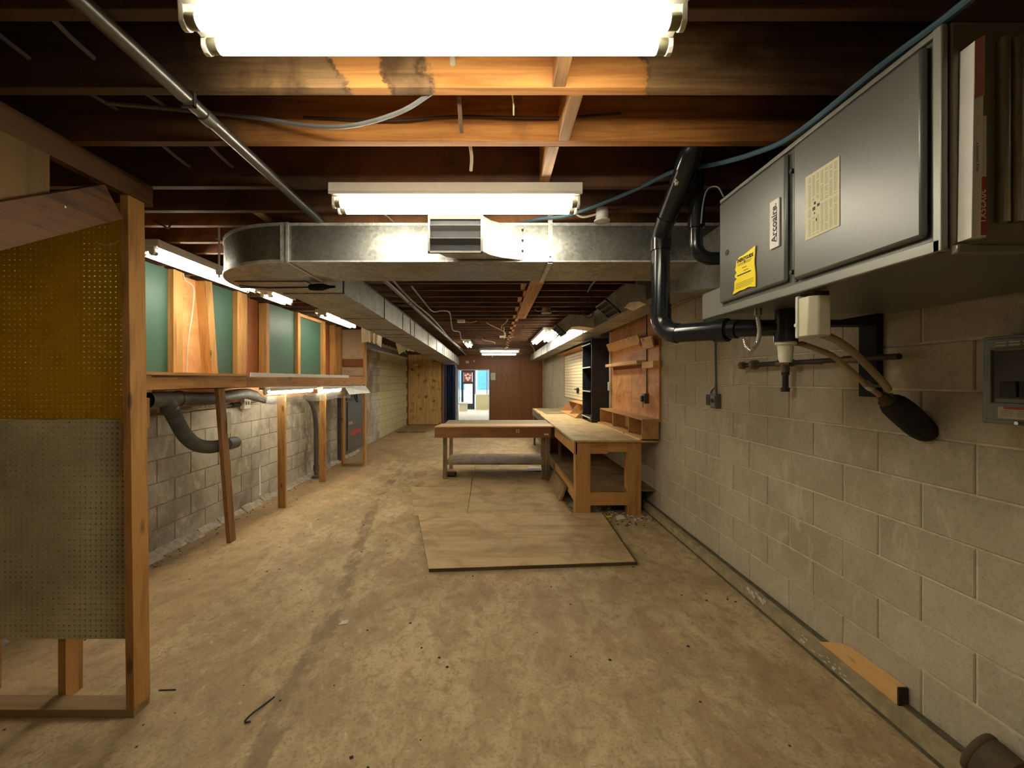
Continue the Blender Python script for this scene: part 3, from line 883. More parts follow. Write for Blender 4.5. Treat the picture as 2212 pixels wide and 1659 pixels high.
# ---------------- storage shelf: rail, deck and leaning posts
t = thing('storage_shelf', 'long timber storage shelf on posts along the left block wall', 'shelf', (-2.6, 5.2, 0))
part('rail', G().hexa([(-2.55, 2.75, 1.475), (-2.512, 2.75, 1.475), (-2.46, 4.06, 1.485), (-2.422, 4.06, 1.485),
                       (-2.55, 2.75, 1.565), (-2.512, 2.75, 1.565), (-2.46, 4.06, 1.585), (-2.422, 4.06, 1.585)]), 'stud_y', t, bevel=.003)
part('rail', G().hexa([(-2.46, 4.065, 1.480), (-2.422, 4.065, 1.480), (-2.355, 7.44, 1.465), (-2.317, 7.44, 1.465),
                       (-2.46, 4.065, 1.580), (-2.422, 4.065, 1.580), (-2.355, 7.44, 1.60), (-2.317, 7.44, 1.60)]), 'stud_y', t, bevel=.003)
part('deck_board', G().hexa([(-2.84, 2.75, 1.588), (-2.50, 2.75, 1.588), (-2.84, 4.06, 1.588), (-2.41, 4.06, 1.588),
                             (-2.84, 2.75, 1.61), (-2.50, 2.75, 1.61), (-2.84, 4.06, 1.61), (-2.41, 4.06, 1.61)]), 'stud_y', t)
part('deck_board', G().hexa([(-2.84, 4.065, 1.588), (-2.43, 4.065, 1.588), (-2.84, 7.44, 1.588), (-2.33, 7.44, 1.588),
                             (-2.84, 4.065, 1.61), (-2.43, 4.065, 1.61), (-2.84, 7.44, 1.61), (-2.33, 7.44, 1.61)]), 'stud_y', t)
part('edge_strip', G().hexa([(-2.415, 4.10, 1.585), (-2.405, 4.10, 1.585), (-2.335, 6.65, 1.585), (-2.325, 6.65, 1.585),
                             (-2.415, 4.10, 1.625), (-2.405, 4.10, 1.625), (-2.335, 6.65, 1.625), (-2.325, 6.65, 1.625)]), 'white_enamel', t, label='white edge strip')
part('rail_block', G().box(-2.56, -2.50, 2.98, 3.03, 1.46, 1.585), 'bench_z', t, bevel=.003)
part('hanger_block', G().box(-2.58, -2.54, 2.86, 3.06, 1.20, 1.42), 'bench_z', t, bevel=.004)
def leaning(name, x0, y0, x1, y1, z1, wx, wy, mat='stud_z', lb=None):
    g = G().hexa([(x0 - wx, y0 - wy, 0), (x0 + wx, y0 - wy, 0), (x0 - wx, y0 + wy, 0), (x0 + wx, y0 + wy, 0),
                  (x1 - wx, y1 - wy, z1), (x1 + wx, y1 - wy, z1), (x1 - wx, y1 + wy, z1), (x1 + wx, y1 + wy, z1)])
    part(name, g, mat, t, bevel=.003, label=lb)
leaning('post', -2.520, 3.975, -2.50, 3.775, 1.475, .019, .045, 'dark_post', 'brown leaning post nearest the grey hose')
leaning('post', -2.57, 5.03, -2.555, 4.99, 1.47, .045, .019)
leaning('post', -2.61, 6.31, -2.59, 6.27, 1.466, .045, .019)
part('post_notice', G().box(-2.478, -2.474, 3.85, 3.90, 1.05, 1.25), 'paper', t)
# end frame at the far end
part('end_post', G().box(-2.355, -2.317, 7.45, 7.54, 0, 2.5), 'stud_z', t, bevel=.002)
part('end_post', G().box(-2.745, -2.707, 7.45, 7.54, 0, 1.588), 'stud_z', t, bevel=.002)
part('end_plate', G().box(-2.707, -2.355, 7.45, 7.54, 0, .038), 'stud_x', t, bevel=.002)
part('end_panel', G().box(-2.745, -2.355, 7.50, 7.515, 1.62, 2.46), 'ply_white', t)
part('end_rail', G().box(-2.745, -2.355, 7.455, 7.50, 1.80, 1.93), 'brown_trim', t, bevel=.002)
part('end_rail', G().box(-2.745, -2.355, 7.455, 7.50, 1.588, 1.63), 'stud_x', t, bevel=.002)
single('ledger_board', G().box(XL + .006, XL + .04, 2.6, 7.2, 1.30, 1.46), 'ply_orange', 'orange ledger plank on the left block wall behind the ribbed hose', 'board', bevel=.002)

# wall pipe and white outlet box
t = thing('wall_outlet', 'white outlet box on a thin pipe on the left block wall', 'outlet', (-2.9, 4.86, 1.27))
part('pipe', G().tube(catmull([(-2.93, 3.2, 1.245), (-2.92, 4.2, 1.262), (-2.92, 4.75, 1.272), (-2.92, 5.3, 1.30)], 5), .011, 8), 'brass', t)
part('plug', G().cyl((-2.92, 4.62, 1.27), (-2.90, 4.74, 1.272), .024, .018, 10), 'black', t)
part('box', G().box(-2.935, -2.885, 4.79, 4.92, 1.215, 1.335), 'white_plastic', t, bevel=.006)
part('socket', G().box(-2.886, -2.883, 4.82, 4.835, 1.26, 1.30).box(-2.886, -2.883, 4.865, 4.88, 1.26, 1.30), 'ink', t)

# grey ribbed dust hose
t = thing('dust_hose', 'grey ribbed dust hose with a tee hung under the storage shelf', 'hose', (-2.62, 3.5, .93))
rib = lambda r, per, amp: (lambda i, n: r + (amp if (i // per) % 2 else 0))
main = catmull([(-2.62, 3.42, 1.395), (-2.63, 3.7, 1.385), (-2.66, 4.0, 1.375), (-2.70, 4.3, 1.395), (-2.72, 4.55, 1.40), (-2.74, 4.75, 1.37)], 18)
part('main_run', G().tube(main, .055, 14, True, rib(.053, 1, .005)), 'hose_grey', t)
br = catmull([(-2.60, 3.30, 1.36), (-2.59, 3.36, 1.25), (-2.59, 3.47, 1.09), (-2.60, 3.62, .985), (-2.605, 3.80, .935), (-2.605, 3.98, .925), (-2.605, 4.05, .925)], 16)
part('lower_branch', G().tube(br, .055, 14, True, rib(.052, 1, .006)), 'hose_grey', t)
part('tee', G().cyl((-2.60, 3.12, 1.40), (-2.62, 3.46, 1.395), .062, seg=18, caps=False), 'hose_grey', t)
part('tee_branch', G().cyl((-2.61, 3.30, 1.40), (-2.595, 3.325, 1.30), .060, seg=18, caps=False), 'hose_grey', t)
part('clamp', G().cyl((-2.62, 3.43, 1.395), (-2.62, 3.455, 1.395), .068, seg=18), 'grey_box', t)
part('clamp', G().cyl((-2.597, 3.312, 1.325), (-2.594, 3.322, 1.305), .066, seg=18), 'grey_box', t)
part('tee_mouth', G().tube([(-2.60, 3.10, 1.40), (-2.60, 3.16, 1.40)], .064, 20, False), 'hose_grey', t)
part('mouth_lining', G().cyl((-2.60, 3.155, 1.40), (-2.60, 3.165, 1.40), .06, seg=18), 'black', t, label='dark open mouth of the tee')
part('end_cuff', G().cyl((-2.605, 4.03, .925), (-2.60, 4.17, .925), .062, .058, 18, False), 'hose_grey', t)
part('cuff_lining', G().cyl((-2.60, 4.12, .925), (-2.60, 4.125, .925), .055, seg=18), 'black', t)
part('twisted_end', G().tube(catmull([(-2.74, 4.74, 1.37), (-2.73, 4.85, 1.33), (-2.70, 4.98, 1.29), (-2.68, 5.08, 1.27)], 8), .03, 8, True, lambda i, n: .05 - .04 * i / n + .008 * (i % 2)), 'hose_grey', t)
t = thing('vent_pipe', 'grey bent pipe rising from the floor by the left block wall', 'pipe', (-2.8, 6.6, 0))
part('pipe', G().tube(catmull([(-2.82, 6.58, .05), (-2.82, 6.58, .4), (-2.82, 6.56, .85), (-2.82, 6.48, 1.1), (-2.80, 6.3, 1.24), (-2.78, 6.1, 1.30)], 8), .036, 12), 'conduit', t)
part('flange', G().cyl((-2.82, 6.58, 0), (-2.82, 6.58, .03), .075, .07, 16).cyl((-2.82, 6.58, .1), (-2.82, 6.58, .2), .046, .046, 16), 'conduit', t)
single('caulk_streak', G().prism([(5.22, .10), (5.28, .08), (5.27, .13), (5.262, .40), (5.25, .52), (5.235, .40), (5.24, .14)], 'x', XL, XL + .006), 'white_print', 'white caulk streak on the lower left block wall', 'caulk')

# grey metal door of the wall cabinet seen through the end frame
t = thing('wall_cabinet', 'grey steel wall cabinet with a red notice behind the end frame', 'cabinet', (-2.93, 8.6, .08))
part('body', G().box(XL + .002, -2.89, 8.02, 9.25, .09, 1.36), 'door_grey', t, bevel=.004)
part('door', G().box(-2.89, -2.872, 8.14, 9.14, .16, 1.12), 'door_grey', t, bevel=.006)
part('upper_lid', G().box(-2.89, -2.868, 8.10, 9.18, 1.15, 1.34), 'grey_box', t, bevel=.006)
part('red_notice', G().box(-2.873, -2.870, 8.3, 8.95, .43, .53), 'red', t)
part('notice', G().box(-2.873, -2.870, 8.2, 8.42, .66, .72), 'pink', t)
part('handle', G().tube(catmull([(-2.87, 8.95, 1.2), (-2.82, 8.95, 1.28), (-2.81, 8.95, 1.15), (-2.86, 8.95, 1.05)], 6), .012, 8), 'steel', t)
part('cable', G().tube(catmull([(-2.86, 8.4, 1.34), (-2.80, 8.42, 1.15), (-2.80, 8.5, 1.12), (-2.85, 8.55, 1.34)], 6), .018, 8), 'black_cable', t)
part('side_rail', G().box(XL + .002, -2.86, 7.86, 7.93, .02, 1.4), 'grey_box', t)

# ================================================================ PIPES AND CABLES UNDER THE CEILING
t = thing('conduit_pipe', 'long grey steel pipe slung under the joists on the left', 'pipe', (-.96, 7, 2.4))
part('pipe', G().cyl((-1.013, -.6, 2.478), (-1.013, 8.2, 2.478), .0225, seg=16).cyl((-1.013, 8.2, 2.478), (-1.013, 15.9, 2.478), .018, seg=12), 'conduit', t)
for y in (1.46, 4.9, 8.2, 11.4):
    part('coupling', G().cyl((-1.013, y - .022, 2.475), (-1.013, y + .022, 2.475), .025, seg=14), 'grey_box', t)
for y in (1.365, 5.06, 9.0):
    part('hanger', G().box(-1.038, -1.034, y, y + .012, 2.452, 2.51).box(-1.038, -.988, y, y + .012, 2.452, 2.456).box(-.992, -.988, y, y + .012, 2.452, 2.51), 'iron', t)
for x, lb in [(-1.29, 'inner of two dim cables threaded above the joists on the left'), (-1.50, 'outer of two dim cables threaded above the joists on the left')]:
    pts = []
    for i in range(12):
        pts.append((x + .01 * math.sin(i * 2.1), -.3 + i * .33, 2.63 - .035 * (i % 2)))
    single('ceiling_cable', G().tube(catmull(pts, 4), .008, 6), 'grey_cable', lb, 'cable')
single('ceiling_lath', G().box(-1.38, -1.33, 2.36, 3.1, 2.505, 2.52), 'bridging', 'pale lath nailed between the joists left of the steel pipe', 'board')
single('ceiling_board', G().box(.345, .478, 3.3, 6.28, 2.478, 2.499), 'bridging', 'wide tan plank fixed flat under the joists, right of centre', 'board', bevel=.002)
single('sagging_cable', G().tube(catmull([(-.20, 1.39, 2.52), (-.32, 1.42, 2.47), (-.50, 1.48, 2.46), (-.68, 1.55, 2.50), (-.9, 1.6, 2.56), (-1.1, 1.63, 2.60), (-1.5, 1.6, 2.62)], 8), .008, 7), 'grey_cable', 'grey cable sagging between the first two joists left of centre', 'cable')
single('thin_cable', G().tube(catmull([(-.75, 1.63, 2.585), (-.4, 1.62, 2.565), (-.15, 1.625, 2.585), (.2, 1.62, 2.575), (.5, 1.63, 2.60)], 8), .004, 6), 'black_cable', 'thin black cable stapled along the second lit joist', 'cable')
single('cable_stub', G().tube(catmull([(-.105, 1.70, 2.57), (-.10, 1.71, 2.53), (-.094, 1.75, 2.49), (-.10, 1.80, 2.46)], 6), .007, 7), 'white_cable', 'cream cable end hanging below the second lit joist', 'cable')
single('cable_stub', G().tube(catmull([(-.13, 1.39, 2.66), (-.125, 1.43, 2.58), (-.122, 1.50, 2.50), (-.12, 1.54, 2.47)], 6), .008, 7), 'brown_cable', 'brown cable end hanging between the first two joists', 'cable')
single('cable_stub', G().tube(catmull([(-.128, 1.30, 2.66), (-.13, 1.29, 2.59), (-.128, 1.285, 2.53)], 6), .009, 7), 'white_cable', 'cream cable end hanging in front of the water-stained joist', 'cable')
single('cable_stub', G().tube(catmull([(.03, 1.382, 2.57), (.055, 1.42, 2.56), (.068, 1.46, 2.53), (.07, 1.47, 2.49)], 6), .003, 6), 'white_cable', 'fine white wire end between the first two joists', 'cable')
single('lamp_lead', G().tube(catmull([(-.62, 2.1, 2.42), (-.60, 2.2, 2.44), (-.62, 2.35, 2.49), (-.6, 2.5, 2.50)], 6), .004, 6), 'white_cable', 'white lead running from the second lamp to the cross duct', 'cable')
single('lamp_lead', G().tube(catmull([(.45, 1.0, 2.46), (.49, 1.0, 2.49), (.51, 1.03, 2.53), (.53, 1.05, 2.6)], 6), .007, 6), 'white_cable', 'white lead at the right end of the nearest lamp', 'cable')
wav = [(-.80, 4.0, 2.46), (-.78, 4.6, 2.42), (-.74, 5.0, 2.38), (-.66, 5.3, 2.44), (-.60, 5.6, 2.46), (-.62, 6.0, 2.38), (-.64, 6.5, 2.33), (-.58, 7.0, 2.36), (-.60, 7.6, 2.30), (-.55, 8.2, 2.34), (-.52, 9.0, 2.36), (-.50, 9.8, 2.40)]
single('ceiling_cable', G().tube(catmull(wav, 6), .009, 7), 'grey_cable', 'kinked grey cable straying from the long steel pipe', 'cable')
single('ceiling_cable', G().tube(catmull([(-.90, 2.95, 2.47), (-.92, 4.5, 2.44), (-.90, 6.2, 2.45), (-.93, 9, 2.42), (-.90, 12, 2.43)], 8), .012, 7), 'grey_cable', 'straight grey cable beside the long steel pipe', 'cable')
for x, y, l, a, lb in [(-.13, 7.0, .34, .5, 'cable end curling left of the tan ceiling plank, far back'), (.22, 6.6, .12, 2.4, 'short cream cable end near the bridging blocks'), (.18, 7.6, .15, 1.5, 'lower cream cable end near the bridging blocks'), (-.3, 9.6, .3, .2, 'cream cable end by the end-on far lamp'), (.95, 10.9, .2, 1.0, 'cream cable end below the long end-on lamp'), (.02, 12.9, .2, 1.9, 'cream cable end hanging below the crosswise far lamps')]:
    single('cable_stub', G().tube(catmull([(x, y, 2.52), (x + .3 * l * math.cos(a), y, 2.47), (x + l * math.cos(a), y + .05, 2.47 - .6 * l * math.sin(a)), (x + 1.1 * l * math.cos(a), y + .08, 2.46 - l * math.sin(a))], 5), .008, 6), 'white_cable', lb, 'cable')
for x, y, lb in [(-.52, 6.55, 'small white junction box under the joists left of centre'), (.18, 8.9, 'small white junction box by the line of bridging blocks')]:
    t = thing('junction_box', lb, 'electrical box', (x, y, 2.46))
    part('box', G().box(x - .06, x + .06, y - .05, y + .05, 2.46, 2.5), 'white_enamel', t, bevel=.004)
    part('wire', G().tube(catmull([(x + .05, y, 2.47), (x + .15, y + .02, 2.46), (x + .25, y, 2.485)], 5), .005, 6), 'white_cable', t)
for x, y, mt, lb, sc in [(.69, 5.45, 'ply_white', 'pale round ceiling box right of the tan plank', 1.0), (.60, 2.30, 'grime_white', 'round metal ceiling box above the cross duct, beside the blue cable', .62)]:
    t = thing('ceiling_box', lb, 'electrical box', (x, y, 2.44))
    part('box', G().lathe((x, y, 2.44), (0, 0, 1), [(0, .03 * sc), (.002, .055 * sc), (.035, .056 * sc), (.06, .05 * sc)], 14), mt, t)
    part('plate', G().lathe((x, y, 2.425), (0, 0, 1), [(0, .02 * sc), (.004, .07 * sc), (.012, .07 * sc)], 14), mt, t)
    part('wire', G().tube(catmull([(x - .05 * sc, y, 2.47), (x - .11, y, 2.455), (x - .16, y, 2.485)], 5), .006, 6), 'white_cable', t)
# hooks of wire between the joists by the post
for i, (x, y) in enumerate([(-1.95, 2.50), (-1.78, 2.80), (-1.70, 2.80), (-1.72, 3.06)]):
    single('wire_hook', G().tube(catmull([(x - .1, y, 2.51), (x - .03, y - .02, 2.475), (x, y - .02, 2.46), (x + .02, y - .02, 2.485), (x + .05, y, 2.50)], 4), .005, 6), 'iron', ['bent wire hook under the fourth joist left of the duct elbow', 'left one of two bent wire hooks beside the duct elbow', 'right one of two bent wire hooks beside the duct elbow', 'farthest bent wire hook beside the duct elbow'][i], 'hook', group='bent wire hooks under the joists')

# ================================================================ DUCTS
t = thing('air_duct', 'large silver duct crossing the room, with an elbow and a long run at left', 'duct', (-.2, 2.64, 2.236))
zb, zt = 2.236, 2.455
part('cross_run', G().box(-1.19, 1.32, 2.40, 2.87, zb, zt), 'galv', t)
part('seam_edge', G().box(-1.19, 1.32, 2.394, 2.40, zt - .012, zt + .004).box(-1.19, 1.32, 2.395, 2.40, zb - .003, zb + .006), 'galv_bright', t)
arc = [(-1.19, 2.40)]
for i in range(0, 13):
    a = R(90 * i / 12)
    arc.append((-1.21 - .66 * math.sin(a), 3.06 - .66 * math.cos(a)))
arc += [(-1.66, 3.28), (-1.19, 3.28)]
part('elbow', G().prism(arc, 'z', zb, zt), 'galv', t)
rim = G()
for z0, z1 in ((zb - .006, zb + .012), (zt - .012, zt + .006)):
    outer = [(x - .006 * math.sin(R(90 * i / 12)), y - .006 * math.cos(R(90 * i / 12))) for i, (x, y) in enumerate(arc[1:14])]
    rim.prism(outer + arc[1:14][::-1], 'z', z0, z1)
part('elbow_rim', rim, 'galv_bright', t)
part('elbow_collar', G().box(-1.235, -1.215, 2.392, 2.40, zb - .004, zt + .006).box(-1.20, -1.186, 2.385, 2.40, zb - .004, zt + .006).box(-1.20, -1.188, 2.385, 2.87, zb - .005, zb), 'galv_bright', t)
part('elbow_ribs', G().beam((-1.80, 2.92, zb - .004), (-1.30, 2.92, zb - .004), .10, .006).beam((-1.87, 3.06, zb - .004), (-1.19, 3.06, zb - .004), .012, .008), 'galv', t)
ends = [3.28, 5.4, 7.5, 9.6, 11.8, 14.2]
def drop(y): return -.17 * max(0, y - 3.33) / 11.5
for i in range(5):
    a, b = ends[i], ends[i + 1] - .004
    ia, ib = -.008 * (i > 1), -.008 * (i > 1)
    part('long_run', G().hexa([(-1.66, a, zb + drop(a)), (-1.19, a, zb + drop(a)), (-1.66, b, zb + drop(b)), (-1.19, b, zb + drop(b)),
                               (-1.66, a, zt + drop(a)), (-1.19, a, zt + drop(a)), (-1.66, b, zt + drop(b)), (-1.19, b, zt + drop(b))]), 'galv', t)
for y in (3.28, 4.5, 5.4, 5.9, 6.2, 7.5, 8.6, 9.6, 9.9, 11.8, 12.4, 13.0):
    z = drop(y)
    part('seam_collar', G().box(-1.666, -1.184, y - .008, y + .008, zb - .006 + z, zb + z).box(-1.19, -1.182, y - .008, y + .008, zb + z, zt + z + .004), 'galv', t)
part('long_flange', G().beam((-1.185, 3.4, zt + .004), (-1.185, 14.1, zt + .004 + drop(14.1)), .012, .014), 'conduit', t)
part('hanger_rod', G().cyl((-1.745, 2.63, 2.20), (-1.745, 2.63, 2.56), .006, seg=8).cyl((-1.745, 2.63, 2.22), (-1.745, 2.63, 2.245), .018, seg=8), 'grime_white', t)
part('hanger_strap', G().box(.312, .338, 2.389, 2.394, 2.222, 2.50).box(.312, .338, 2.389, 2.87, 2.225, 2.233), 'galv_bright', t)
part('screw', G().cyl((.325, 2.389, 2.26), (.325, 2.385, 2.26), .005, seg=8), 'ink', t)

def register_face(t, x0, x1, z0, z1, y, n=2, mat='grey_box'):
    """louvred register, its face towards -Y"""
    b = .012
    part('register_frame', G().box(x0, x1, y - .012, y, z0, z0 + b).box(x0, x1, y - .012, y, z1 - b, z1).box(x0, x0 + b, y - .012, y, z0, z1).box(x1 - b, x1, y - .012, y, z0, z1), mat, t, bevel=.002)
    part('register_back', G().box(x0 + b, x1 - b, y - .001, y + .0025, z0 + b, z1 - b), 'black', t)
    h = (z1 - z0)
    part('louvre', G().prism([(y - .012, z1 - .056), (y - .026, z1 - .004), (y - .022, z1 - .001), (y + .003, z1 - .001), (y - .006, z1 - .056)], 'x', x0 + .004, x1 - .004), 'louvre', t, label='wide top louvre')
    for i in range(n):
        zc = z1 - .052 - (h - .06) * (i + .75) / (n + .55)
        part('louvre', G().prism([(y - .026, zc + .010), (y - .022, zc + .013), (y + .003, zc - .008), (y - .001, zc - .011)], 'x', x0 + b, x1 - b), 'louvre', t)
M['louvre'] = plain('grey_brown_louvre', (0.06, 0.052, 0.045, 1), 0.75, 0.0, 0.06)

t = thing('duct_register', 'dark louvred air register on a curved silver boot at the middle of the cross duct', 'vent', (-.1, 2.3, 2.2))
bp = [(.17, 2.394), (.12, 2.372), (.04, 2.338), (-.02, 2.29), (-.055, 2.235), (-.065, 2.175), (-.335, 2.175), (-.31, 2.28), (-.27, 2.35), (-.20, 2.394)]
part('boot', G().prism(bp, 'z', 2.248, 2.428), 'galv_bright', t)
part('boot_lip', G().prism([(x, y) for x, y in bp[:6]] + [(x - .004, y + .012) for x, y in bp[:6]][::-1], 'z', 2.242, 2.252).prism([(x, y) for x, y in bp[:6]] + [(x - .004, y + .012) for x, y in bp[:6]][::-1], 'z', 2.424, 2.434), 'galv_bright', t)
part('screws', G().cyl((.165, 2.394, 2.29), (.165, 2.388, 2.30), .006, seg=8).cyl((.165, 2.394, 2.35), (.165, 2.388, 2.36), .006, seg=8).cyl((.165, 2.394, 2.41), (.165, 2.388, 2.42), .006, seg=8), 'iron', t)
register_face(t, -.345, -.058, 2.212, 2.445, 2.172)

# right-hand duct
t = thing('side_duct', 'silver sheet-metal duct running along the right wall above the bench', 'duct', (1.45, 8, 2.235))
part('run', G().box(1.31, 1.61, 3.25, 9.0, 2.237, 2.45), 'galv', t)
part('run', G().box(1.31, 1.61, 9.004, 15.0, 2.237, 2.45), 'galv', t)
for y in (3.8, 4.9, 6.1, 7.3, 8.1, 9.0, 10.2, 11.4, 12.6):
    part('seam_collar', G().box(1.303, 1.31, y - .009, y + .009, 2.232, 2.454).box(1.303, 1.61, y - .009, y + .009, 2.230, 2.237), 'galv_bright', t)
g = G().hexa([(1.08, 1.80, 1.96), (1.64, 1.80, 1.96), (1.32, 3.25, 2.237), (1.61, 3.25, 2.237),
              (1.08, 1.80, 2.29), (1.64, 1.80, 2.29), (1.32, 3.25, 2.45), (1.61, 3.25, 2.45)])
part('transition', g, 'galv', t, label='tapering transition piece behind the furnace')
part('supply_box', G().box(.985, 1.64, 1.737, 1.96, 1.835, 1.955), 'furnace_light', t, bevel=.003, label='pale grey supply box at the end of the furnace')
def side_boot(label, y, x_end, wide, zc):
    t = thing('side_register', label, 'vent', (1.1, y, zc - .15))
    d = wide / 2
    poly = [(1.306, zc + .085), (x_end + .13, zc + .105), (x_end + .02, zc + .02), (x_end - .03 + .0, zc - .03), (x_end + .085, zc - .135), (x_end + .16, zc - .06), (x_end + .24, zc - .05), (1.306, zc - .075)]
    part('boot', G().prism(poly, 'y', y - d, y + d), 'galv_bright', t)
    a = Vector((x_end - .03, y, zc - .03)); b = Vector((x_end + .085, y, zc - .135))
    u = (b - a).normalized(); n = Vector((u.z, 0, -u.x))
    if n.x > 0: n = -n
    def bar(s0, s1, o0, o1, y0, y1):
        v = []
        for s in (s0, s1):
            for yy in (y0, y1):
                for o in (o0, o1):
                    v.append(a + u * s + n * o + Vector((0, yy - y, 0)))
        return v
    L = (b - a).length
    part('register_back', G().hexa(bar(-.005, L + .005, 0, .006, y - d, y + d)), 'black', t)
    part('register_frame', G().hexa(bar(-.008, .006, 0, .02, y - d - .006, y + d + .006)).hexa(bar(L - .006, L + .008, 0, .02, y - d - .006, y + d + .006)).hexa(bar(-.008, L + .008, 0, .02, y - d - .006, y - d + .008)).hexa(bar(-.008, L + .008, 0, .02, y + d - .008, y + d + .006)), 'grey_box', t)
    for s in (.34, .67):
        part('louvre', G().hexa(bar(L * s - .010, L * s + .010, .006, .016, y - d + .008, y + d - .008)), 'louvre', t)
side_boot('nearer dark register on a silver elbow boot of the right-hand duct', 3.72, 1.0, .34, 2.275)
side_boot('farther dark register on a silver elbow boot of the right-hand duct', 5.55, .85, .34, 2.30)
single('hanging_cable', G().tube(catmull([(1.1, 4.6, 2.5), (1.0, 4.62, 2.36), (1.02, 4.64, 2.27), (1.08, 4.66, 2.25), (1.12, 4.68, 2.32), (1.08, 4.7, 2.42), (1.02, 4.75, 2.5)], 6), .005, 6), 'black_cable', 'loop of black cable hanging between the two side registers', 'cable')
single('hanging_cable', G().tube(catmull([(.98, 3.1, 2.5), (.93, 3.4, 2.47), (.88, 3.7, 2.41), (.86, 3.8, 2.36)], 6), .008, 6), 'grey_cable', 'grey cable coming down beside the nearer side register', 'cable')
t = thing('cord_connector', 'black cord with a plug connector hung below the duct elbow', 'cord', (-1.2, 2.92, 2.19))
part('connector', G().lathe((-1.31, 2.92, 2.203), (1, .02, .03), [(0, .006), (.01, .02), (.06, .026), (.10, .026), (.15, .012), (.19, .008)], 12), 'black', t)
part('cord', G().tube(catmull([(-1.30, 2.92, 2.203), (-1.45, 2.92, 2.20), (-1.62, 2.93, 2.202), (-1.80, 2.93, 2.222)], 6), .004, 6), 'black_cable', t)

# ================================================================ FURNACE
FX = .955
t = thing('furnace', 'grey sheet-metal furnace hung on its side under the ceiling by the right wall', 'furnace', (1.3, 1.3, 1.82))
part('cabinet', G().box(FX, 1.67, .876, 1.735, 1.828, 2.30), 'furnace', t, bevel=.004)
part('burner_door', G().box(FX - .016, FX, 1.335, 1.728, 1.868, 2.282), 'furnace', t, bevel=.011, label='smaller access door')
part('blower_door', G().box(FX - .018, FX, .905, 1.300, 1.862, 2.282), 'furnace', t, bevel=.012, label='larger access door')
part('bottom_rail', G().box(FX - .012, FX + .002, .876, 1.735, 1.822, 1.850), 'furnace_light', t, bevel=.003)
part('corner_rail', G().box(FX - .012, FX + .002, .872, .892, 1.822, 2.302), 'furnace_light', t, bevel=.003)
part('top_rail', G().box(FX - .010, FX + .002, .876, 1.735, 2.287, 2.302), 'furnace_light', t, bevel=.003)
part('door_gap', G().box(FX - .004, FX, 1.302, 1.312, 1.86, 2.285), 'ink', t)
for z in (1.893, 2.215):
    part('door_screw', G().cyl((FX - .012, 1.318, z), (FX, 1.318, z), .007, seg=10), 'ink', t)
part('latch_hole', G().cyl((FX - .018, 1.668, 2.063), (FX - .010, 1.668, 2.063), .011, seg=14), 'ink', t)
b = part('name_badge', G().box(FX - .022, FX - .016, 1.357, 1.403, 1.990, 2.150), 'white_print', t, bevel=.002)
lettering('badge_lettering', 'Arcoaire.', .034, (FX - .0225, 1.379, 2.072), (0, 0, 1), (0, 1, 0), 'ink', b, .0006)
part('badge_line', G().box(FX - .0226, FX - .022, 1.3655, 1.3675, 2.01, 2.12), 'ink', b)
lab = part('instruction_label', G().box(FX - .0195, FX - .018, 1.122, 1.245, 1.968, 2.158), 'label_cream', t)
g = G()
for i in range(7):          # columns of fine print, set sideways
    y = 1.233 - i * .0155
    for a, b2 in ((1.976, 2.055), (2.063, 2.150)):
        z = a
        while z < b2:
            l = random.uniform(.004, .010)
            if not (2.03 < z < 2.075 and 1.19 < y < 1.225):
                g.quad((FX - .0198, y, z), (FX - .0198, y - .0105, z), (FX - .0198, y - .0105, z + .0016), (FX - .0198, y, z + .0016))
            z += .0042 + (l > .0095) * .004
part('fine_print', g, 'print', lab, smooth=False)
part('label_pictograms', G().box(FX - .0200, FX - .0197, 1.204, 1.211, 2.062, 2.070).box(FX - .0200, FX - .0197, 1.206, 1.216, 2.046, 2.056).box(FX - .0200, FX - .0197, 1.190, 1.199, 2.052, 2.060).box(FX - .0200, FX - .0197, 1.207, 1.211, 2.034, 2.040).box(FX - .0200, FX - .0197, 1.200, 1.204, 2.012, 2.02), 'ink', lab)
# torn yellow energy tag, its sheet slightly bowed
tag_out = [(1.622, 1.884), (1.600, 1.886), (1.575, 1.890), (1.55, 1.888), (1.520, 1.892), (1.481, 1.884), (1.480, 1.93), (1.487, 1.97), (1.484, 2.00), (1.481, 2.031),
           (1.515, 2.024), (1.55, 2.018), (1.575, 2.018), (1.596, 2.008), (1.598, 1.99), (1.604, 1.975), (1.594, 1.963), (1.606, 1.955), (1.603, 1.945), (1.592, 1.940), (1.608, 1.932), (1.610, 1.90)]
tg = part('energy_tag', G().prism(tag_out, 'x', FX - .0215, FX - .0185), 'yellow', t, smooth=False)
lettering('tag_lettering', 'ENERGYGUIDE', .0185, (FX - .022, 1.540, 2.003), (0, -1, 0), (0, 0, 1), 'ink', tg, .0006, .80)
g = G()
for z, ya, yb, hh in [(1.990, 1.587, 1.50, .0018), (1.985, 1.587, 1.505, .0018), (1.970, 1.56, 1.53, .0022), (1.958, 1.55, 1.52, .002), (1.946, 1.59, 1.505, .0045), (1.918, 1.60, 1.49, .0014), (1.912, 1.60, 1.49, .0014), (1.906, 1.60, 1.49, .0014), (1.900, 1.60, 1.50, .0014)]:
    g.quad((FX - .0219, ya, z), (FX - .0219, yb, z), (FX - .0219, yb, z + hh), (FX - .0219, ya, z + hh))
g.add([(FX - .022, 1.548, 1.995), (FX - .022, 1.536, 1.995), (FX - .022, 1.542, 1.986)], [(0, 1, 2)])
part('tag_print', g, 'ink', tg, smooth=False)
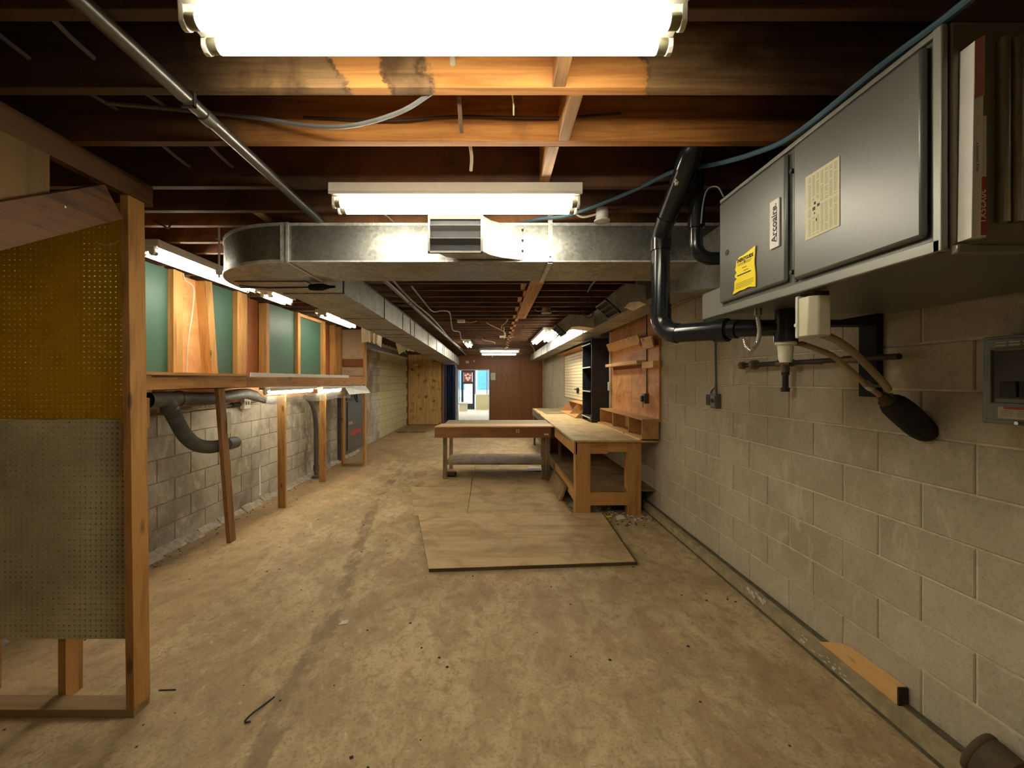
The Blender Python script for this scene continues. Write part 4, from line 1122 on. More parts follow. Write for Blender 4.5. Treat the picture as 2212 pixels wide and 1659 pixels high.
# the return end, facing the camera
part('end_sheet', G().box(FX + .004, 1.68, .868, .877, 1.826, 2.302), 'furnace_end', t, bevel=.004)
part('end_flange', G().box(FX + .004, 1.68, .855, .872, 1.812, 1.832), 'furnace_end', t, bevel=.004)
for x in (1.060, 1.088):
    part('end_rib', G().tube([(x, .862, 1.878), (x, .862, 2.26)], .010, 12), 'steel', t)
part('end_recess', G().box(1.114, 1.64, .862, .869, 1.86, 2.245), 'furnace_end', t, bevel=.003)
part('recess_lip', G().box(1.112, 1.64, .856, .866, 2.245, 2.262), 'furnace_light', t, bevel=.003)
t = thing('air_filter', 'cardboard furnace filter with red print poking out of the furnace end', 'filter', (1.03, .85, 1.85))
part('frame', G().hexa([(.966, .838, 1.838), (.985, .838, 1.841), (.970, .868, 1.838), (.988, .868, 1.841),
                        (.972, .838, 2.236), (.993, .838, 2.248), (.975, .868, 2.236), (.996, .868, 2.248)]), 'white_print', t, bevel=.001)
part('side_band', G().hexa([(.985, .846, 1.840), (1.005, .846, 1.842), (.985, .868, 1.840), (1.005, .868, 1.842), (.990, .846, 2.09), (1.006, .846, 2.09), (.990, .868, 2.09), (1.006, .868, 2.09)]), 'paper', t)
part('red_top_band', G().hexa([(.9710, .8372, 2.118), (.9916, .8372, 2.126), (.9710, .8378, 2.118), (.9916, .8378, 2.126), (.9722, .8372, 2.236), (.9928, .8372, 2.247), (.9722, .8378, 2.236), (.9928, .8378, 2.247)]), 'pink', t)
rb = part('red_size_band', G().box(.986, 1.0048, .8452, .8458, 1.846, 1.965), 'red', t)
lettering('size_lettering', '20X25X1', .019, (.9955, .8450, 1.905), (0, 0, -1), (1, 0, 0), 'white_print', rb, .0003, .92)
lettering('maker_lettering', 'a.hometech filter', .0085, (.977, .8368, 2.0), (0, 0, -1), (1, 0, 0), 'grey_cable', bpy.data.objects[rb.parent.children[0].name], 0, 1.0)

# wall bracket under the furnace
t = thing('wall_bracket', 'black steel wall bracket below the furnace', 'bracket', (1.84, 2.03, 1.46))
part('upright', G().box(1.835, XR - .001, 1.985, 2.085, 1.468, 1.93), 'black', t, bevel=.002)
part('arm', G().box(1.05, 1.835, 1.99, 2.08, 1.815, 1.905), 'black', t, bevel=.002)

# ---------------- black plastic drain and vent pipes
t = thing('vent_pipe', 'thick black plastic vent pipe hanging down left of the furnace', 'pipe', (.85, 2.1, 1.78))
def elbow(p, q, r, n=7):
    """quarter-bend control points from p through the corner q to r"""
    p, q, r = map(Vector, (p, q, r))
    return [(1 - s) ** 2 * p + 2 * s * (1 - s) * q + s * s * r for s in [i / n for i in range(n + 1)]]
RD = .0445
part('upright', G().cyl((.845, 2.10, 1.85), (.845, 2.10, 2.23), RD, seg=20), 'abs', t)
part('slanting_run', G().tube(elbow((.845, 2.10, 2.22), (.845, 2.10, 2.275), (.842, 2.06, 2.31)) + [(.825, 1.77, 2.47)], RD, 20), 'abs', t)
part('top_bend', G().tube(elbow((.825, 1.78, 2.465), (.82, 1.72, 2.50), (.85, 1.70, 2.60)) + [(.86, 1.70, 2.72)], RD + .004, 20), 'abs', t)
part('coupling', G().cyl((.845, 2.10, 2.205), (.845, 2.10, 2.265), RD + .006, seg=20), 'abs', t)
part('coupling', G().cyl((.845, 2.10, 1.865), (.845, 2.10, 1.93), RD + .006, seg=20), 'abs', t)
part('bottom_bend', G().tube(elbow((.845, 2.10, 1.88), (.845, 2.10, 1.79), (.90, 2.02, 1.778), 10), RD + .004, 20), 'abs', t)
part('level_run', G().cyl((.895, 2.025, 1.778), (1.02, 1.84, 1.772), RD, seg=20).cyl((1.03, 1.825, 1.770), (1.15, 1.634, 1.758), .033, seg=18), 'abs', t)
part('reducer', G().cyl((1.0, 1.87, 1.772), (1.03, 1.825, 1.771), RD + .008, seg=20).cyl((1.03, 1.825, 1.771), (1.052, 1.79, 1.769), .040, seg=18), 'abs', t)
part('tee', G().cyl((1.15, 1.634, 1.70), (1.15, 1.634, 1.826), .036, seg=18).cyl((1.15, 1.634, 1.700), (1.15, 1.634, 1.735), .042, seg=18), 'abs', t)
part('pipe_tie', G().cyl((.839, 2.02, 2.330), (.838, 2.00, 2.342), RD + .003, seg=20), 'abs', t)
part('white_tie', G().box(.79, .80, 1.80, 1.812, 2.40, 2.43).box(.785, .805, 1.80, 1.806, 2.41, 2.416), 'white_print', t)
part('size_print', G().box(.8005, .8015, 2.085, 2.09, 1.99, 2.14), 'conduit', t)
part('trap_cup', G().lathe((1.15, 1.634, 1.702), (0, 0, -1), [(0, .036), (.012, .036), (.014, .028), (.07, .024), (.082, .020)], 18), 'white_plastic', t, label='white tapered trap cup')
part('drain_nipple', G().cyl((1.18, 1.625, 1.693), (1.215, 1.615, 1.690), .008, seg=10), 'brass', t)
t = thing('vent_pipe', 'thinner black plastic pipe bending into the end of the furnace', 'pipe', (.95, 1.95, 2.1))
part('pipe', G().tube([(.95, 1.93, 2.70), (.945, 1.94, 2.25)] + elbow((.945, 1.94, 2.20), (.945, 1.94, 2.125), (1.01, 1.93, 2.115), 9) + [(1.09, 1.91, 2.112)], .030, 18), 'abs', t)
part('coupling', G().cyl((.946, 1.938, 2.26), (.946, 1.938, 2.38), .037, seg=18), 'abs', t)
single('pilot_tube', G().tube(catmull([(.965, 1.74, 2.32), (.95, 1.76, 2.37), (.93, 1.80, 2.38), (.93, 1.84, 2.34), (.94, 1.88, 2.26)], 6), .0032, 7), 'grey_cable', 'thin pale tube looping from the furnace end to the black pipe', 'tube')
single('blue_cable', G().tube(catmull([(.985, .55, 2.345), (.972, .86, 2.328), (.950, 1.02, 2.320), (.945, 1.3, 2.320), (.94, 1.50, 2.37), (.925, 1.75, 2.46), (.834, 1.9, 2.51), (.717, 2.05, 2.50), (.573, 2.2, 2.487), (.40, 2.32, 2.470), (.25, 2.41, 2.485), (.1, 2.55, 2.492)], 8), .0095, 9), 'blue_cable', 'blue cable sweeping over the furnace and past the black pipe to the cross duct', 'cable')

# ---------------- small fittings under the furnace
t = thing('relay_box', 'beige plastic relay box hung under the front edge of the furnace', 'electrical box', (1.0, 1.28, 1.684))
part('case', G().prism([(.955, 1.30), (.955, 1.262), (.975, 1.243), (1.012, 1.243), (1.012, 1.30)], 'z', 1.684, 1.806), 'beige_plastic', t, bevel=.004)
part('back_plate', G().box(.950, 1.012, 1.298, 1.308, 1.681, 1.812), 'white_plastic', t, bevel=.003)
part('bracket', G().box(.975, 1.02, 1.26, 1.32, 1.806, 1.822), 'char', t)
part('knob', G().cyl((.948, 1.304, 1.722), (.956, 1.304, 1.722), .006, seg=8), 'white_plastic', t)
t = thing('flexible_conduit', 'silver ribbed flexible conduit looping under the furnace', 'conduit', (1.02, 1.63, 1.66))
fp = catmull([(1.02, 1.60, 1.826), (1.02, 1.60, 1.79), (1.025, 1.60, 1.74), (1.018, 1.605, 1.69), (1.0, 1.61, 1.665), (.985, 1.615, 1.68), (.98, 1.62, 1.71)], 10)
part('conduit', G().tube(fp, .008, 10, True, lambda i, n: .0075 + .0016 * (i % 2)), 'steel', t)
part('connector', G().cyl((1.02, 1.60, 1.80), (1.02, 1.60, 1.83), .013, seg=10), 'steel', t)
t = thing('gas_pipe', 'tarnished gas pipe with fittings and a drip leg along the right block wall', 'pipe', (1.8, 2.5, 1.47))
part('horizontal_pipe', G().cyl((1.80, 2.98, 1.655), (1.80, 2.55, 1.655), .016, seg=12).cyl((1.80, 2.5, 1.655), (1.80, 1.84, 1.655), .014, seg=12), 'iron', t)
part('brass_fitting', G().lathe((1.80, 3.02, 1.655), (0, -1, 0), [(0, .012), (.005, .028), (.03, .028), (.035, .016), (.13, .016), (.14, .034), (.17, .034), (.175, .02)], 12), 'brass', t)
part('tee', G().cyl((1.80, 2.50, 1.655), (1.80, 2.62, 1.655), .023, seg=12).cyl((1.80, 2.56, 1.60), (1.80, 2.56, 1.655), .023, seg=12), 'brass', t)
part('drip_leg', G().cyl((1.80, 2.56, 1.50), (1.80, 2.56, 1.60), .017, seg=12).cyl((1.80, 2.56, 1.478), (1.80, 2.56, 1.505), .024, seg=12).cyl((1.80, 2.56, 1.58), (1.80, 2.56, 1.60), .022, seg=12), 'iron', t)
part('copper_fitting', G().cyl((1.80, 2.13, 1.655), (1.80, 2.03, 1.655), .019, seg=12), 'brass', t)
part('wall_clip', G().box(1.80, XR, 2.9, 2.915, 1.64, 1.67).box(1.80, XR, 2.35, 2.365, 1.64, 1.67), 'iron', t)
single('drain_hose', G().tube(catmull([(1.05, 1.40, 1.80), (1.13, 1.48, 1.765), (1.214, 1.55, 1.73), (1.33, 1.60, 1.70), (1.443, 1.65, 1.65), (1.55, 1.70, 1.59), (1.63, 1.73, 1.532), (1.655, 1.74, 1.51)], 8), .014, 12), 'hose_tan', 'upper tan rubber hose arching from under the furnace', 'hose')
t = thing('drain_hose', 'lower tan rubber hose ending in black foam at the right wall', 'hose', (1.5, 1.7, 1.45))
part('hose', G().tube(catmull([(1.20, 1.62, 1.692), (1.28, 1.65, 1.675), (1.376, 1.68, 1.646), (1.48, 1.72, 1.59), (1.57, 1.75, 1.532), (1.65, 1.78, 1.49), (1.735, 1.80, 1.445)], 8), .011, 12), 'hose_tan', t)
part('clamp', G().cyl((1.57, 1.748, 1.534), (1.60, 1.76, 1.517), .016, seg=12).box(1.575, 1.65, 1.735, 1.745, 1.520, 1.530), 'steel', t)
part('tape', G().tube(catmull([(1.66, 1.78, 1.487), (1.70, 1.79, 1.463), (1.74, 1.80, 1.44)], 5), .017, 10, True, lambda i, n: .015 + .004 * (i % 3)), 'rusty', t)
t = thing('pipe_foam', 'black foam insulation sleeve angling into the right block wall', 'insulation', (1.8, 1.8, 1.3))
part('sleeve', G().tube(catmull([(1.715, 1.805, 1.462), (1.74, 1.80, 1.44), (1.785, 1.79, 1.395), (1.83, 1.78, 1.345), (1.87, 1.77, 1.31)], 7), .05, 16, True, lambda i, n: (.030, .034, .042, .044, .046, .048, .050, .051, .052, .053, .053, .054, .054, .054, .054, .054, .054, .053, .053, .052, .052, .05, .05, .048, .046, .044, .04, .036, .03)[i]), 'foam', t)
part('taped_end', G().cyl((1.708, 1.807, 1.468), (1.735, 1.80, 1.445), .034, .038, 12), 'rusty', t)

t = thing('wall_outlet', 'grey electrical box with a conduit on the right block wall past the furnace', 'outlet', (1.85, 3.46, 1.31))
part('box', G().box(1.82, XR - .001, 3.40, 3.49, 1.315, 1.435), 'grey_box', t, bevel=.004)
part('switch_plate', G().box(1.815, 1.82, 3.41, 3.48, 1.33, 1.42), 'grey_cable', t, bevel=.003)
part('knob', G().cyl((1.806, 3.445, 1.378), (1.816, 3.445, 1.378), .018, seg=12), 'ink', t)
part('side_box', G().box(1.83, XR - .001, 3.515, 3.58, 1.335, 1.425), 'iron', t, bevel=.004)
part('conduit', G().tube(catmull([(1.855, 3.46, 1.43), (1.855, 3.47, 1.7), (1.855, 3.47, 2.0), (1.855, 3.46, 2.3)], 5), .008, 8), 'grey_box', t)
part('side_wire', G().tube(catmull([(1.855, 3.55, 1.42), (1.855, 3.53, 1.46), (1.855, 3.48, 1.49), (1.855, 3.47, 1.54)], 5), .006, 8), 'grey_box', t)

# ---------------- breaker panel at the right edge
t = thing('breaker_panel', 'grey breaker panel with a warning label at the right edge of the photo', 'electrical panel', (1.82, 1.3, 1.39))
part('box', G().box(1.775, XR - .001, .98, 1.507, 1.395, 1.705), 'panel_grey', t, bevel=.004)
part('cover', G().box(1.768, 1.775, 1.0, 1.490, 1.41, 1.695), 'panel_grey', t, bevel=.003)
part('inner_trim', G().box(1.760, 1.768, 1.02, 1.474, 1.468, 1.472).box(1.760, 1.768, 1.02, 1.474, 1.655, 1.66).box(1.760, 1.768, 1.468, 1.474, 1.468, 1.66), 'panel_grey', t, bevel=.002)
part('breaker_well', G().box(1.764, 1.768, 1.03, 1.462, 1.485, 1.65), 'panel_dark', t, bevel=.002)
for i in range(4):
    part('breaker', G().box(1.755, 1.764, 1.44 - i * .055 - .048, 1.44 - i * .055, 1.492, 1.545), 'ink', t, bevel=.002)
for i in range(4):
    y = 1.455 - i * .037
    part('vent_slot', G().box(1.762, 1.766, y - .03, y, 1.678, 1.683).box(1.762, 1.766, y - .03, y, 1.668, 1.673), 'paper', t)
wl = part('warning_label', G().box(1.766, 1.768, 1.08, 1.452, 1.417, 1.458), 'paper', t)
part('red_band', G().box(1.7652, 1.7662, 1.10, 1.435, 1.450, 1.458), 'red', wl)
g = G()
for i in range(4):
    for a, b2 in ((1.445, 1.41), (1.398, 1.34)):
        z = 1.443 - i * .006
        g.quad((1.7657, a, z), (1.7657, b2, z), (1.7657, b2, z + .002), (1.7657, a, z + .002))
part('fine_print', g, 'print', wl, smooth=False)
part('panel_screw', G().cyl((1.764, 1.40, 1.404), (1.77, 1.40, 1.404), .006, seg=10), 'steel', t)

# ---------------- things on the right footing
t = thing('wedge_board', 'orange timber offcut lying on the right concrete footing', 'board', (1.83, 2.1, .0845))
part('board', G().prism([(1.868, .0845), (1.868, .166), (2.16, .160), (2.22, .140), (2.32, .0845)], 'x', 1.818, 1.862), 'rack_board', t, bevel=.002)
part('sawn_end', G().prism([(1.818, .0845), (1.862, .0845), (1.862, .167), (1.818, .167)], 'y', 1.862, 1.8685), 'char', t, label='dark sawn end')
t = thing('round_cap', 'round olive-brown cap leaning on the footing at the lower right corner', 'cap', (1.80, 1.52, .0845))
ax = Vector((-.25, .95, .25)).normalized()
c0 = Vector((1.80, 1.49, .165))
part('cup', G().lathe(c0 - ax * .05, ax, [(0, .065), (.004, .076), (.06, .080), (.095, .078), (.10, .072)], 22), 'rusty', t)
part('rim', G().lathe(c0 + ax * .03, ax, [(0, .080), (.004, .083), (.016, .083), (.02, .080)], 22), 'rusty', t)
g = G()
for i in range(9):
    x = 1.793 + random.uniform(-.006, .02); y = 2.72 + i * .022; z = .05 + random.uniform(0, .036)
    g.sheet((1.782 + random.uniform(-.004, .002), y, z), (1.780, y + .03, z + .01), (1.783, y + .02, z + .03), (1.785, y - .004, z + .02), .002)
single('foil_scrap', g, 'foil', 'crumpled silver foil scraps along the right footing', 'scrap')
gf = G()
for i in range(26):
    y = random.uniform(2.08, 2.5); z = .045 + (y - 2.3) * .05 + random.uniform(-.018, .02); a = random.uniform(.006, .022); b2 = random.uniform(.003, .009)
    gf.sheet((1.7862, y, z), (1.7862, y - a, z + .002), (1.7862, y - a * .8, z + b2), (1.7862, y + .003, z + b2), .002)
single('plaster_flakes', gf, 'white_print', 'white paint flakes on the footing face before the orange offcut', 'flakes')

# ================================================================ RIGHT WALL: panel, racks, shelf unit
t = thing('plywood_panel', 'orange plywood backing panel on the right block wall behind the bench', 'panel', (1.85, 5.6, 1.08))
part('sheet', G().box(1.845, XR - .002, 4.63, 5.55, 1.08, 2.48), 'ply_orange', t, bevel=.002)
part('sheet', G().box(1.845, XR - .002, 5.555, 6.60, 1.08, 2.48), 'ply_orange', t, bevel=.002)
part('pin_holes', G().box(1.8445, 1.845, 5.9, 5.92, 1.63, 1.645).box(1.8445, 1.845, 5.7, 5.72, 1.60, 1.615).box(1.8445, 1.845, 5.62, 5.64, 1.35, 1.36), 'white_print', t)
RK = 'racks on the plywood panel'
t = thing('tool_rack', 'upper far rack board with round stains on the plywood panel', 'rack', (1.8, 5.7, 1.98), RK)
part('front_board', G().prism([(1.735, 2.10), (1.752, 2.105), (1.795, 1.995), (1.778, 1.99)], 'y', 5.02, 6.42), 'rack_board', t, bevel=.002)
part('shelf', G().box(1.778, 1.845, 5.02, 6.40, 1.990, 2.008), 'rack_board', t)
g = G()
for i in range(6):
    y = 5.15 + i * .21
    ring = [(y + .055 * math.cos(R(a)), .042 * math.sin(R(a))) for a in range(20, 180, 20)]
    ri = [(y + .048 * math.cos(R(a)), .036 * math.sin(R(a))) for a in range(160, 0, -20)]
    vs = [(1.7560 - .38 * dz - .0012, yy, 2.045 + dz) for yy, dz in ring + ri]
    n = len(ring)
    g.add(vs, [(j, j + 1, 2 * n - 2 - j, 2 * n - 1 - j) for j in range(n - 1)])
part('stain_rings', g, 'brown_trim', t, smooth=False)
t = thing('tool_rack', 'upper near rack block on the plywood panel', 'rack', (1.8, 4.78, 1.92), RK)
part('front_board', G().prism([(1.745, 2.045), (1.763, 2.05), (1.80, 1.925), (1.782, 1.92)], 'y', 4.62, 4.95), 'rack_board', t, bevel=.002)
part('shelf', G().box(1.782, 1.845, 4.62, 4.95, 1.920, 1.938), 'rack_board', t)
single('half_round', G().cyl((1.80, 4.955, 2.0), (1.80, 5.015, 2.0), .045, seg=20), 'brown_trim', 'dark round bobbin between the two upper rack boards', 'bobbin')
t = thing('tool_rack', 'lower far thin shelf board on the plywood panel', 'rack', (1.8, 5.7, 1.75), RK)
part('shelf', G().box(1.72, 1.845, 5.0, 6.40, 1.748, 1.790), 'rack_board', t, bevel=.002)
part('dark_back', G().box(1.84, 1.845, 4.9, 6.40, 1.70, 1.748), 'brown_trim', t)
single('rack_block', G().box(1.765, 1.845, 4.60, 4.95, 1.690, 1.765), 'rack_board', 'lower near rack block on the plywood panel', 'rack', bevel=.002, group=RK)
t = thing('wall_outlet', 'grey outlet box on the plywood panel with a cord from above', 'outlet', (1.83, 5.0, 1.33))
part('box', G().box(1.79, 1.845, 4.93, 5.02, 1.27, 1.39), 'grey_box', t, bevel=.006)
part('plug', G().box(1.765, 1.79, 4.95, 5.0, 1.29, 1.36), 'iron', t, bevel=.004)
part('conduit', G().cyl((1.838, 4.985, 1.39), (1.838, 4.985, 2.46), .007, seg=8), 'grey_box', t)
part('loose_wire', G().tube(catmull([(1.80, 5.0, 1.28), (1.80, 5.01, 1.24), (1.80, 4.98, 1.22)], 5), .004, 6), 'black_cable', t)
t = thing('wall_outlet', 'white conduit with a small box between the plywood panel and the black shelf', 'outlet', (1.85, 6.5, 1.1))
part('conduit', G().tube([(1.832, 6.52, 1.09), (1.832, 6.52, 2.3)], .019, 10), 'white_enamel', t)
part('box', G().box(1.80, 1.84, 6.47, 6.57, 1.38, 1.52), 'white_enamel', t, bevel=.005)

# bench-top cubby boxes
t = thing('cubby_shelf', 'low wooden cubby box with three openings at the back of the bench near end', 'shelf', (1.76, 5.5, .885))
y0, y1 = 4.63, 6.47
part('top', G().box(1.655, 1.843, y0, y1, 1.098, 1.114), 'box_board', t, bevel=.001)
part('bottom', G().box(1.655, 1.843, y0, y1, .888, .904), 'box_board', t, bevel=.001)
part('back', G().box(1.835, 1.843, y0 + .016, y1 - .016, .904, 1.098), 'box_board', t)
for y in (y0, y1 - .016):
    part('end', G().box(1.655, 1.843, y, y + .016, .904, 1.098), 'box_board', t, bevel=.001)
for y in (5.12, 5.80):
    part('divider', G().box(1.665, 1.835, y, y + .014, .904, 1.098), 'box_board', t)
t = thing('cubby_shelf', 'slant-fronted wooden cubby on the bench beyond the black shelf', 'shelf', (1.7, 8.3, .866))
part('end', G().prism([(1.45, .868), (1.86, .868), (1.86, 1.09), (1.66, 1.09)], 'y', 9.1, 9.12), 'box_board', t)
part('end', G().prism([(1.45, .868), (1.86, .868), (1.86, 1.09), (1.66, 1.09)], 'y', 7.40, 7.42), 'box_board', t)
part('top', G().box(1.64, 1.86, 7.38, 9.14, 1.09, 1.105), 'box_board', t)
part('base', G().box(1.45, 1.86, 7.42, 9.1, .868, .884), 'box_board', t)
part('divider', G().prism([(1.50, .884), (1.86, .884), (1.86, 1.09), (1.66, 1.09)], 'y', 8.2, 8.215), 'box_board', t)

t = thing('bookcase', 'tall black bookcase with white-edged shelves standing on the bench', 'bookcase', (1.7, 6.95, .866))
part('side', G().box(1.56, 1.84, 6.615, 6.637, .868, 2.215), 'black_shelf', t, bevel=.001)
part('side', G().box(1.56, 1.84, 7.285, 7.307, .868, 2.215), 'black_shelf', t, bevel=.001)
part('back', G().box(1.828, 1.84, 6.637, 7.285, .868, 2.215), 'black_shelf', t)
part('top', G().box(1.56, 1.828, 6.637, 7.285, 2.193, 2.215), 'black_shelf', t)
for z in (.93, 1.355, 1.75, 2.13):
    s = part('shelf', G().box(1.545, 1.828, 6.638, 7.284, z, z + .018), 'black_shelf', t)
    part('shelf_edge', G().box(1.541, 1.546, 6.638, 7.284, z, z + .018), 'white_enamel', s)

t = thing('display_wall', 'cream slatted wall panel on the right wall beyond the black bookcase', 'panel', (1.85, 9.7, 1.12))
part('backing', G().box(1.855, XR - .002, 7.6, 10.8, 1.12, 2.17), 'bridging', t)
n = 15
for i in range(n):
    z = 1.125 + i * (1.04 / n)
    part('slat', G().box(1.845, 1.856, 7.6, 10.8, z, z + 1.04 / n - .010), 'cream', t, bevel=.001)
part('end_strip', G().box(1.84, XR - .002, 10.8, 10.88, 1.10, 2.20), 'bench_z', t)
part('small_hook', G().box(1.80, 1.845, 9.0, 9.05, 1.26, 1.38).box(1.76, 1.845, 8.95, 9.1, 1.34, 1.36), 'ink', t, label='small black hook')
single('slat_shelf', G().prism([(1.70, 2.225), (1.72, 2.235), (1.862, 2.20), (1.862, 2.185)], 'y', 7.6, 11.2), 'bridging', 'tan plank fixed above the cream slatted panel', 'board')
single('wall_notice', G().box(-.13, .06, YB - .004, YB - .0005, 1.55, 1.83), 'paper', 'pale paper notice on the brown wall right of the doorway', 'notice')
t = thing('hook_rail', 'row of small dark hooks on the brown far wall right of the notice', 'hook rail', (.5, YB, 1.72))
for i in range(6):
    part('hook', G().box(.13 + i * .17, .15 + i * .17, YB - .02, YB, 1.70, 1.77), 'ink', t)
single('wall_switch', G().box(-1.09, -.97, YB - .03, YB - .0005, 2.20, 2.29), 'white_enamel', 'small white box high on the brown wall above the doorway', 'switch', bevel=.004)
single('sensor', G().lathe((-.77, YB, 2.285), (0, -1, 0), [(0, .035), (.02, .035), (.03, .015)], 12), 'white_enamel', 'small round white sensor on the brown wall above the doorway', 'sensor')
single('emergency_light', G().box(-2.74, -2.60, 14.12, 14.2, 2.045, 2.10), 'white_enamel', 'small white emergency light on the knotty plywood', 'light', bevel=.01)
# blue curtain in the passage and the grey door behind it
g = G()
pts = []
for i in range(25):
    s = i / 24
    pts.append((-1.70 + .27 * s, 15.0 + .05 * math.sin(s * 22)))
g.prism(pts + [(x, y + .012) for x, y in pts[::-1]], 'z', .10, 2.22)
single('curtain', g, 'blue_fabric', 'dark blue curtain hanging in the passage left of the doorway', 'curtain')
t = thing('passage_door', 'dark grey door standing open behind the blue curtain', 'door', (-1.55, 15.6, 0))
part('leaf', G().box(-1.72, -1.44, 15.55, 15.59, .01, 2.05), 'door_grey', t, bevel=.003)
part('handle', G().cyl((-1.50, 15.50, 1.0), (-1.50, 15.55, 1.0), .02, seg=10), 'steel', t)
part('plate', G().box(-1.55, -1.47, 15.545, 15.552, 1.1, 1.35), 'ink', t)
# in the shop
t = thing('shop_sign', 'red and white sign in the top of the dark shop door', 'sign', (-1.38, SY, 1.46))
part('board', G().box(-1.60, -1.16, SY - .02, SY + .005, 1.46, 1.95), 'red', t)
g = G()
for x, z, r in [(-1.50, 1.80, .06), (-1.38, 1.86, .055), (-1.26, 1.80, .06), (-1.45, 1.66, .07), (-1.30, 1.66, .07), (-1.38, 1.56, .06)]:
    g.prism([(x + r * math.cos(R(a)), z + r * math.sin(R(a))) for a in range(0, 360, 30)], 'y', SY - .026, SY - .0205)
part('white_shapes', g, 'white_print', t)
t = thing('shop_bench', 'low white bench below the shop door', 'bench', (-1.6, 21, 0))
part('seat', G().box(-1.80, -1.30, 20.7, 21.2, .34, .42), 'white_enamel', t, bevel=.02)
part('base', G().box(-1.75, -1.35, 20.75, 21.15, 0, .34), 'white_enamel', t)

# ================================================================ BENCHES
t = thing('wall_bench', 'long plywood-topped workbench along the right wall', 'workbench', (1.3, 7.4, 0))
part('top', G().box(.905, 1.66, 4.70, 7.55, .845, .866), 'top_board', t, bevel=.002)
part('top', G().box(.915, 1.70, 7.555, 8.1, .845, .868), 'pink_board', t, bevel=.002)
part('top', G().box(.93, 1.86, 8.105, 10.0, .845, .868), 'top_board', t, bevel=.002)
part('top_strip', G().box(1.655, 1.68, 4.70, 7.55, .845, .885), 'rack_board', t, bevel=.002)
part('back_shelf', G().box(1.68, 1.86, 4.68, 7.55, .845, .866), 'top_board', t)
for x0, x1 in ((.934, 1.104), (1.53, 1.685)):
    part('leg', G().box(x0, x1, 4.74, 4.778, 0, .845), 'bench_z', t, bevel=.002)
    part('leg', G().box(x0, x0 + .038, 4.778, 4.87, 0, .845), 'bench_z', t, bevel=.002)
for y in (7.2, 9.85):
    part('leg', G().box(.95, .99, y, y + .14, 0, .845), 'grey_wood', t)
    part('leg', G().box(1.66, 1.70, y, y + .14, 0, .845), 'grey_wood', t)
part('top_rail', G().box(1.104, 1.31, 4.745, 4.772, .705, .845), 'bench_x', t, bevel=.001)
part('top_rail', G().box(1.31, 1.53, 4.748, 4.772, .725, .845), 'bench_x', t, bevel=.001)
part('bottom_rail', G().box(1.104, 1.37, 4.745, 4.772, .115, .265), 'bench_x', t, bevel=.001)
part('bottom_rail', G().box(1.37, 1.53, 4.748, 4.772, .115, .262), 'bench_x', t, bevel=.001)
part('front_apron', G().box(.915, .953, 4.74, 6.25, .70, .843), 'bench_y', t, bevel=.002)
part('front_apron', G().box(.925, .955, 7.35, 9.98, .72, .845), 'grey_board', t, bevel=.002)
part('drawer_strip', G().box(.905, .915, 4.95, 5.95, .822, .836), 'steel', t)
part('lower_shelf', G().box(.955, 1.86, 4.782, 9.9, .265, .285), 'under_shelf', t)
part('shelf_apron', G().box(.94, .972, 4.87, 7.3, .13, .264), 'bench_y', t, bevel=.002)
part('inner_brace', G().box(1.08, 1.12, 6.9, 6.94, .285, .845), 'grey_wood', t)
part('back_panel', G().box(.99, 1.70, 7.36, 7.375, .286, .845), 'ply_brown', t)
single('bench_mat', G().box(1.05, 1.62, 8.35, 9.05, .8685, .876), 'grey_board', 'grey mat lying on the far part of the wall bench', 'mat')
single('bench_mat', G().box(1.02, 1.60, 9.15, 9.95, .8685, .876), 'grey_board', 'second grey mat at the very end of the wall bench', 'mat')
single('loose_plank', G().hexa([(.82, 5.25, .012), (.86, 5.25, .012), (.83, 6.25, .012), (.87, 6.25, .012), (.90, 5.25, .20), (.93, 5.25, .20), (.895, 6.25, .18), (.925, 6.25, .18)]), 'under_shelf', 'loose plank leaning along the foot of the wall bench', 'plank', bevel=.003)
single('dark_crate', G().box(1.42, 1.78, 4.95, 5.5, 0, .262), 'blue_fabric', 'dark box under the wall bench against the block wall', 'box', bevel=.01)

t = thing('cross_bench', 'low wide workbench standing crosswise in the middle of the room', 'workbench', (0, 6.8, 0))
part('top_plank', G().hexa([(-.90, 6.27, .832), (.93, 6.27, .832), (-.84, 6.66, .832), (.90, 6.66, .832), (-.90, 6.27, .850), (.93, 6.27, .850), (-.84, 6.66, .850), (.90, 6.66, .850)]), 'pink_board', t, bevel=.002, label='pale pinkish front plank')
part('top_plank', G().box(-.80, .90, 6.665, 7.30, .826, .846), 'grey_board', t, bevel=.002, label='grey worn rear plank')
part('front_apron', G().box(-.90, .865, 6.28, 6.318, .675, .831), 'apron', t, bevel=.003)
part('apron_block', G().box(.868, .92, 6.29, 6.40, .66, .83), 'char', t)
part('side_apron', G().box(-.79, -.752, 6.33, 7.28, .70, .825), 'apron', t)
part('rear_apron', G().box(-.79, .88, 7.24, 7.278, .70, .825), 'apron', t)
for x, y in ((-.79, 6.42), (-.775, 7.18), (.745, 6.42), (.82, 7.18)):
    part('leg', G().box(x, x + .06, y, y + .05, .0125, .826), 'grey_wood', t, bevel=.002)
part('leg', G().box(.81, .86, 6.36, 6.41, .0125, .70), 'grey_wood', t, bevel=.002)
part('lower_shelf', G().box(-.755, .80, 6.44, 7.25, .245, .262), 'under_shelf', t, bevel=.002)
part('shelf_lip', G().box(-.73, .745, 6.425, 6.44, .235, .264), 'grey_board', t)
part('shelf_cleat', G().box(-.725, -.55, 7.12, 7.17, .10, .244), 'char', t)
part('label', G().box(.76, .83, 6.2785, 6.28, .715, .74), 'white_print', t)
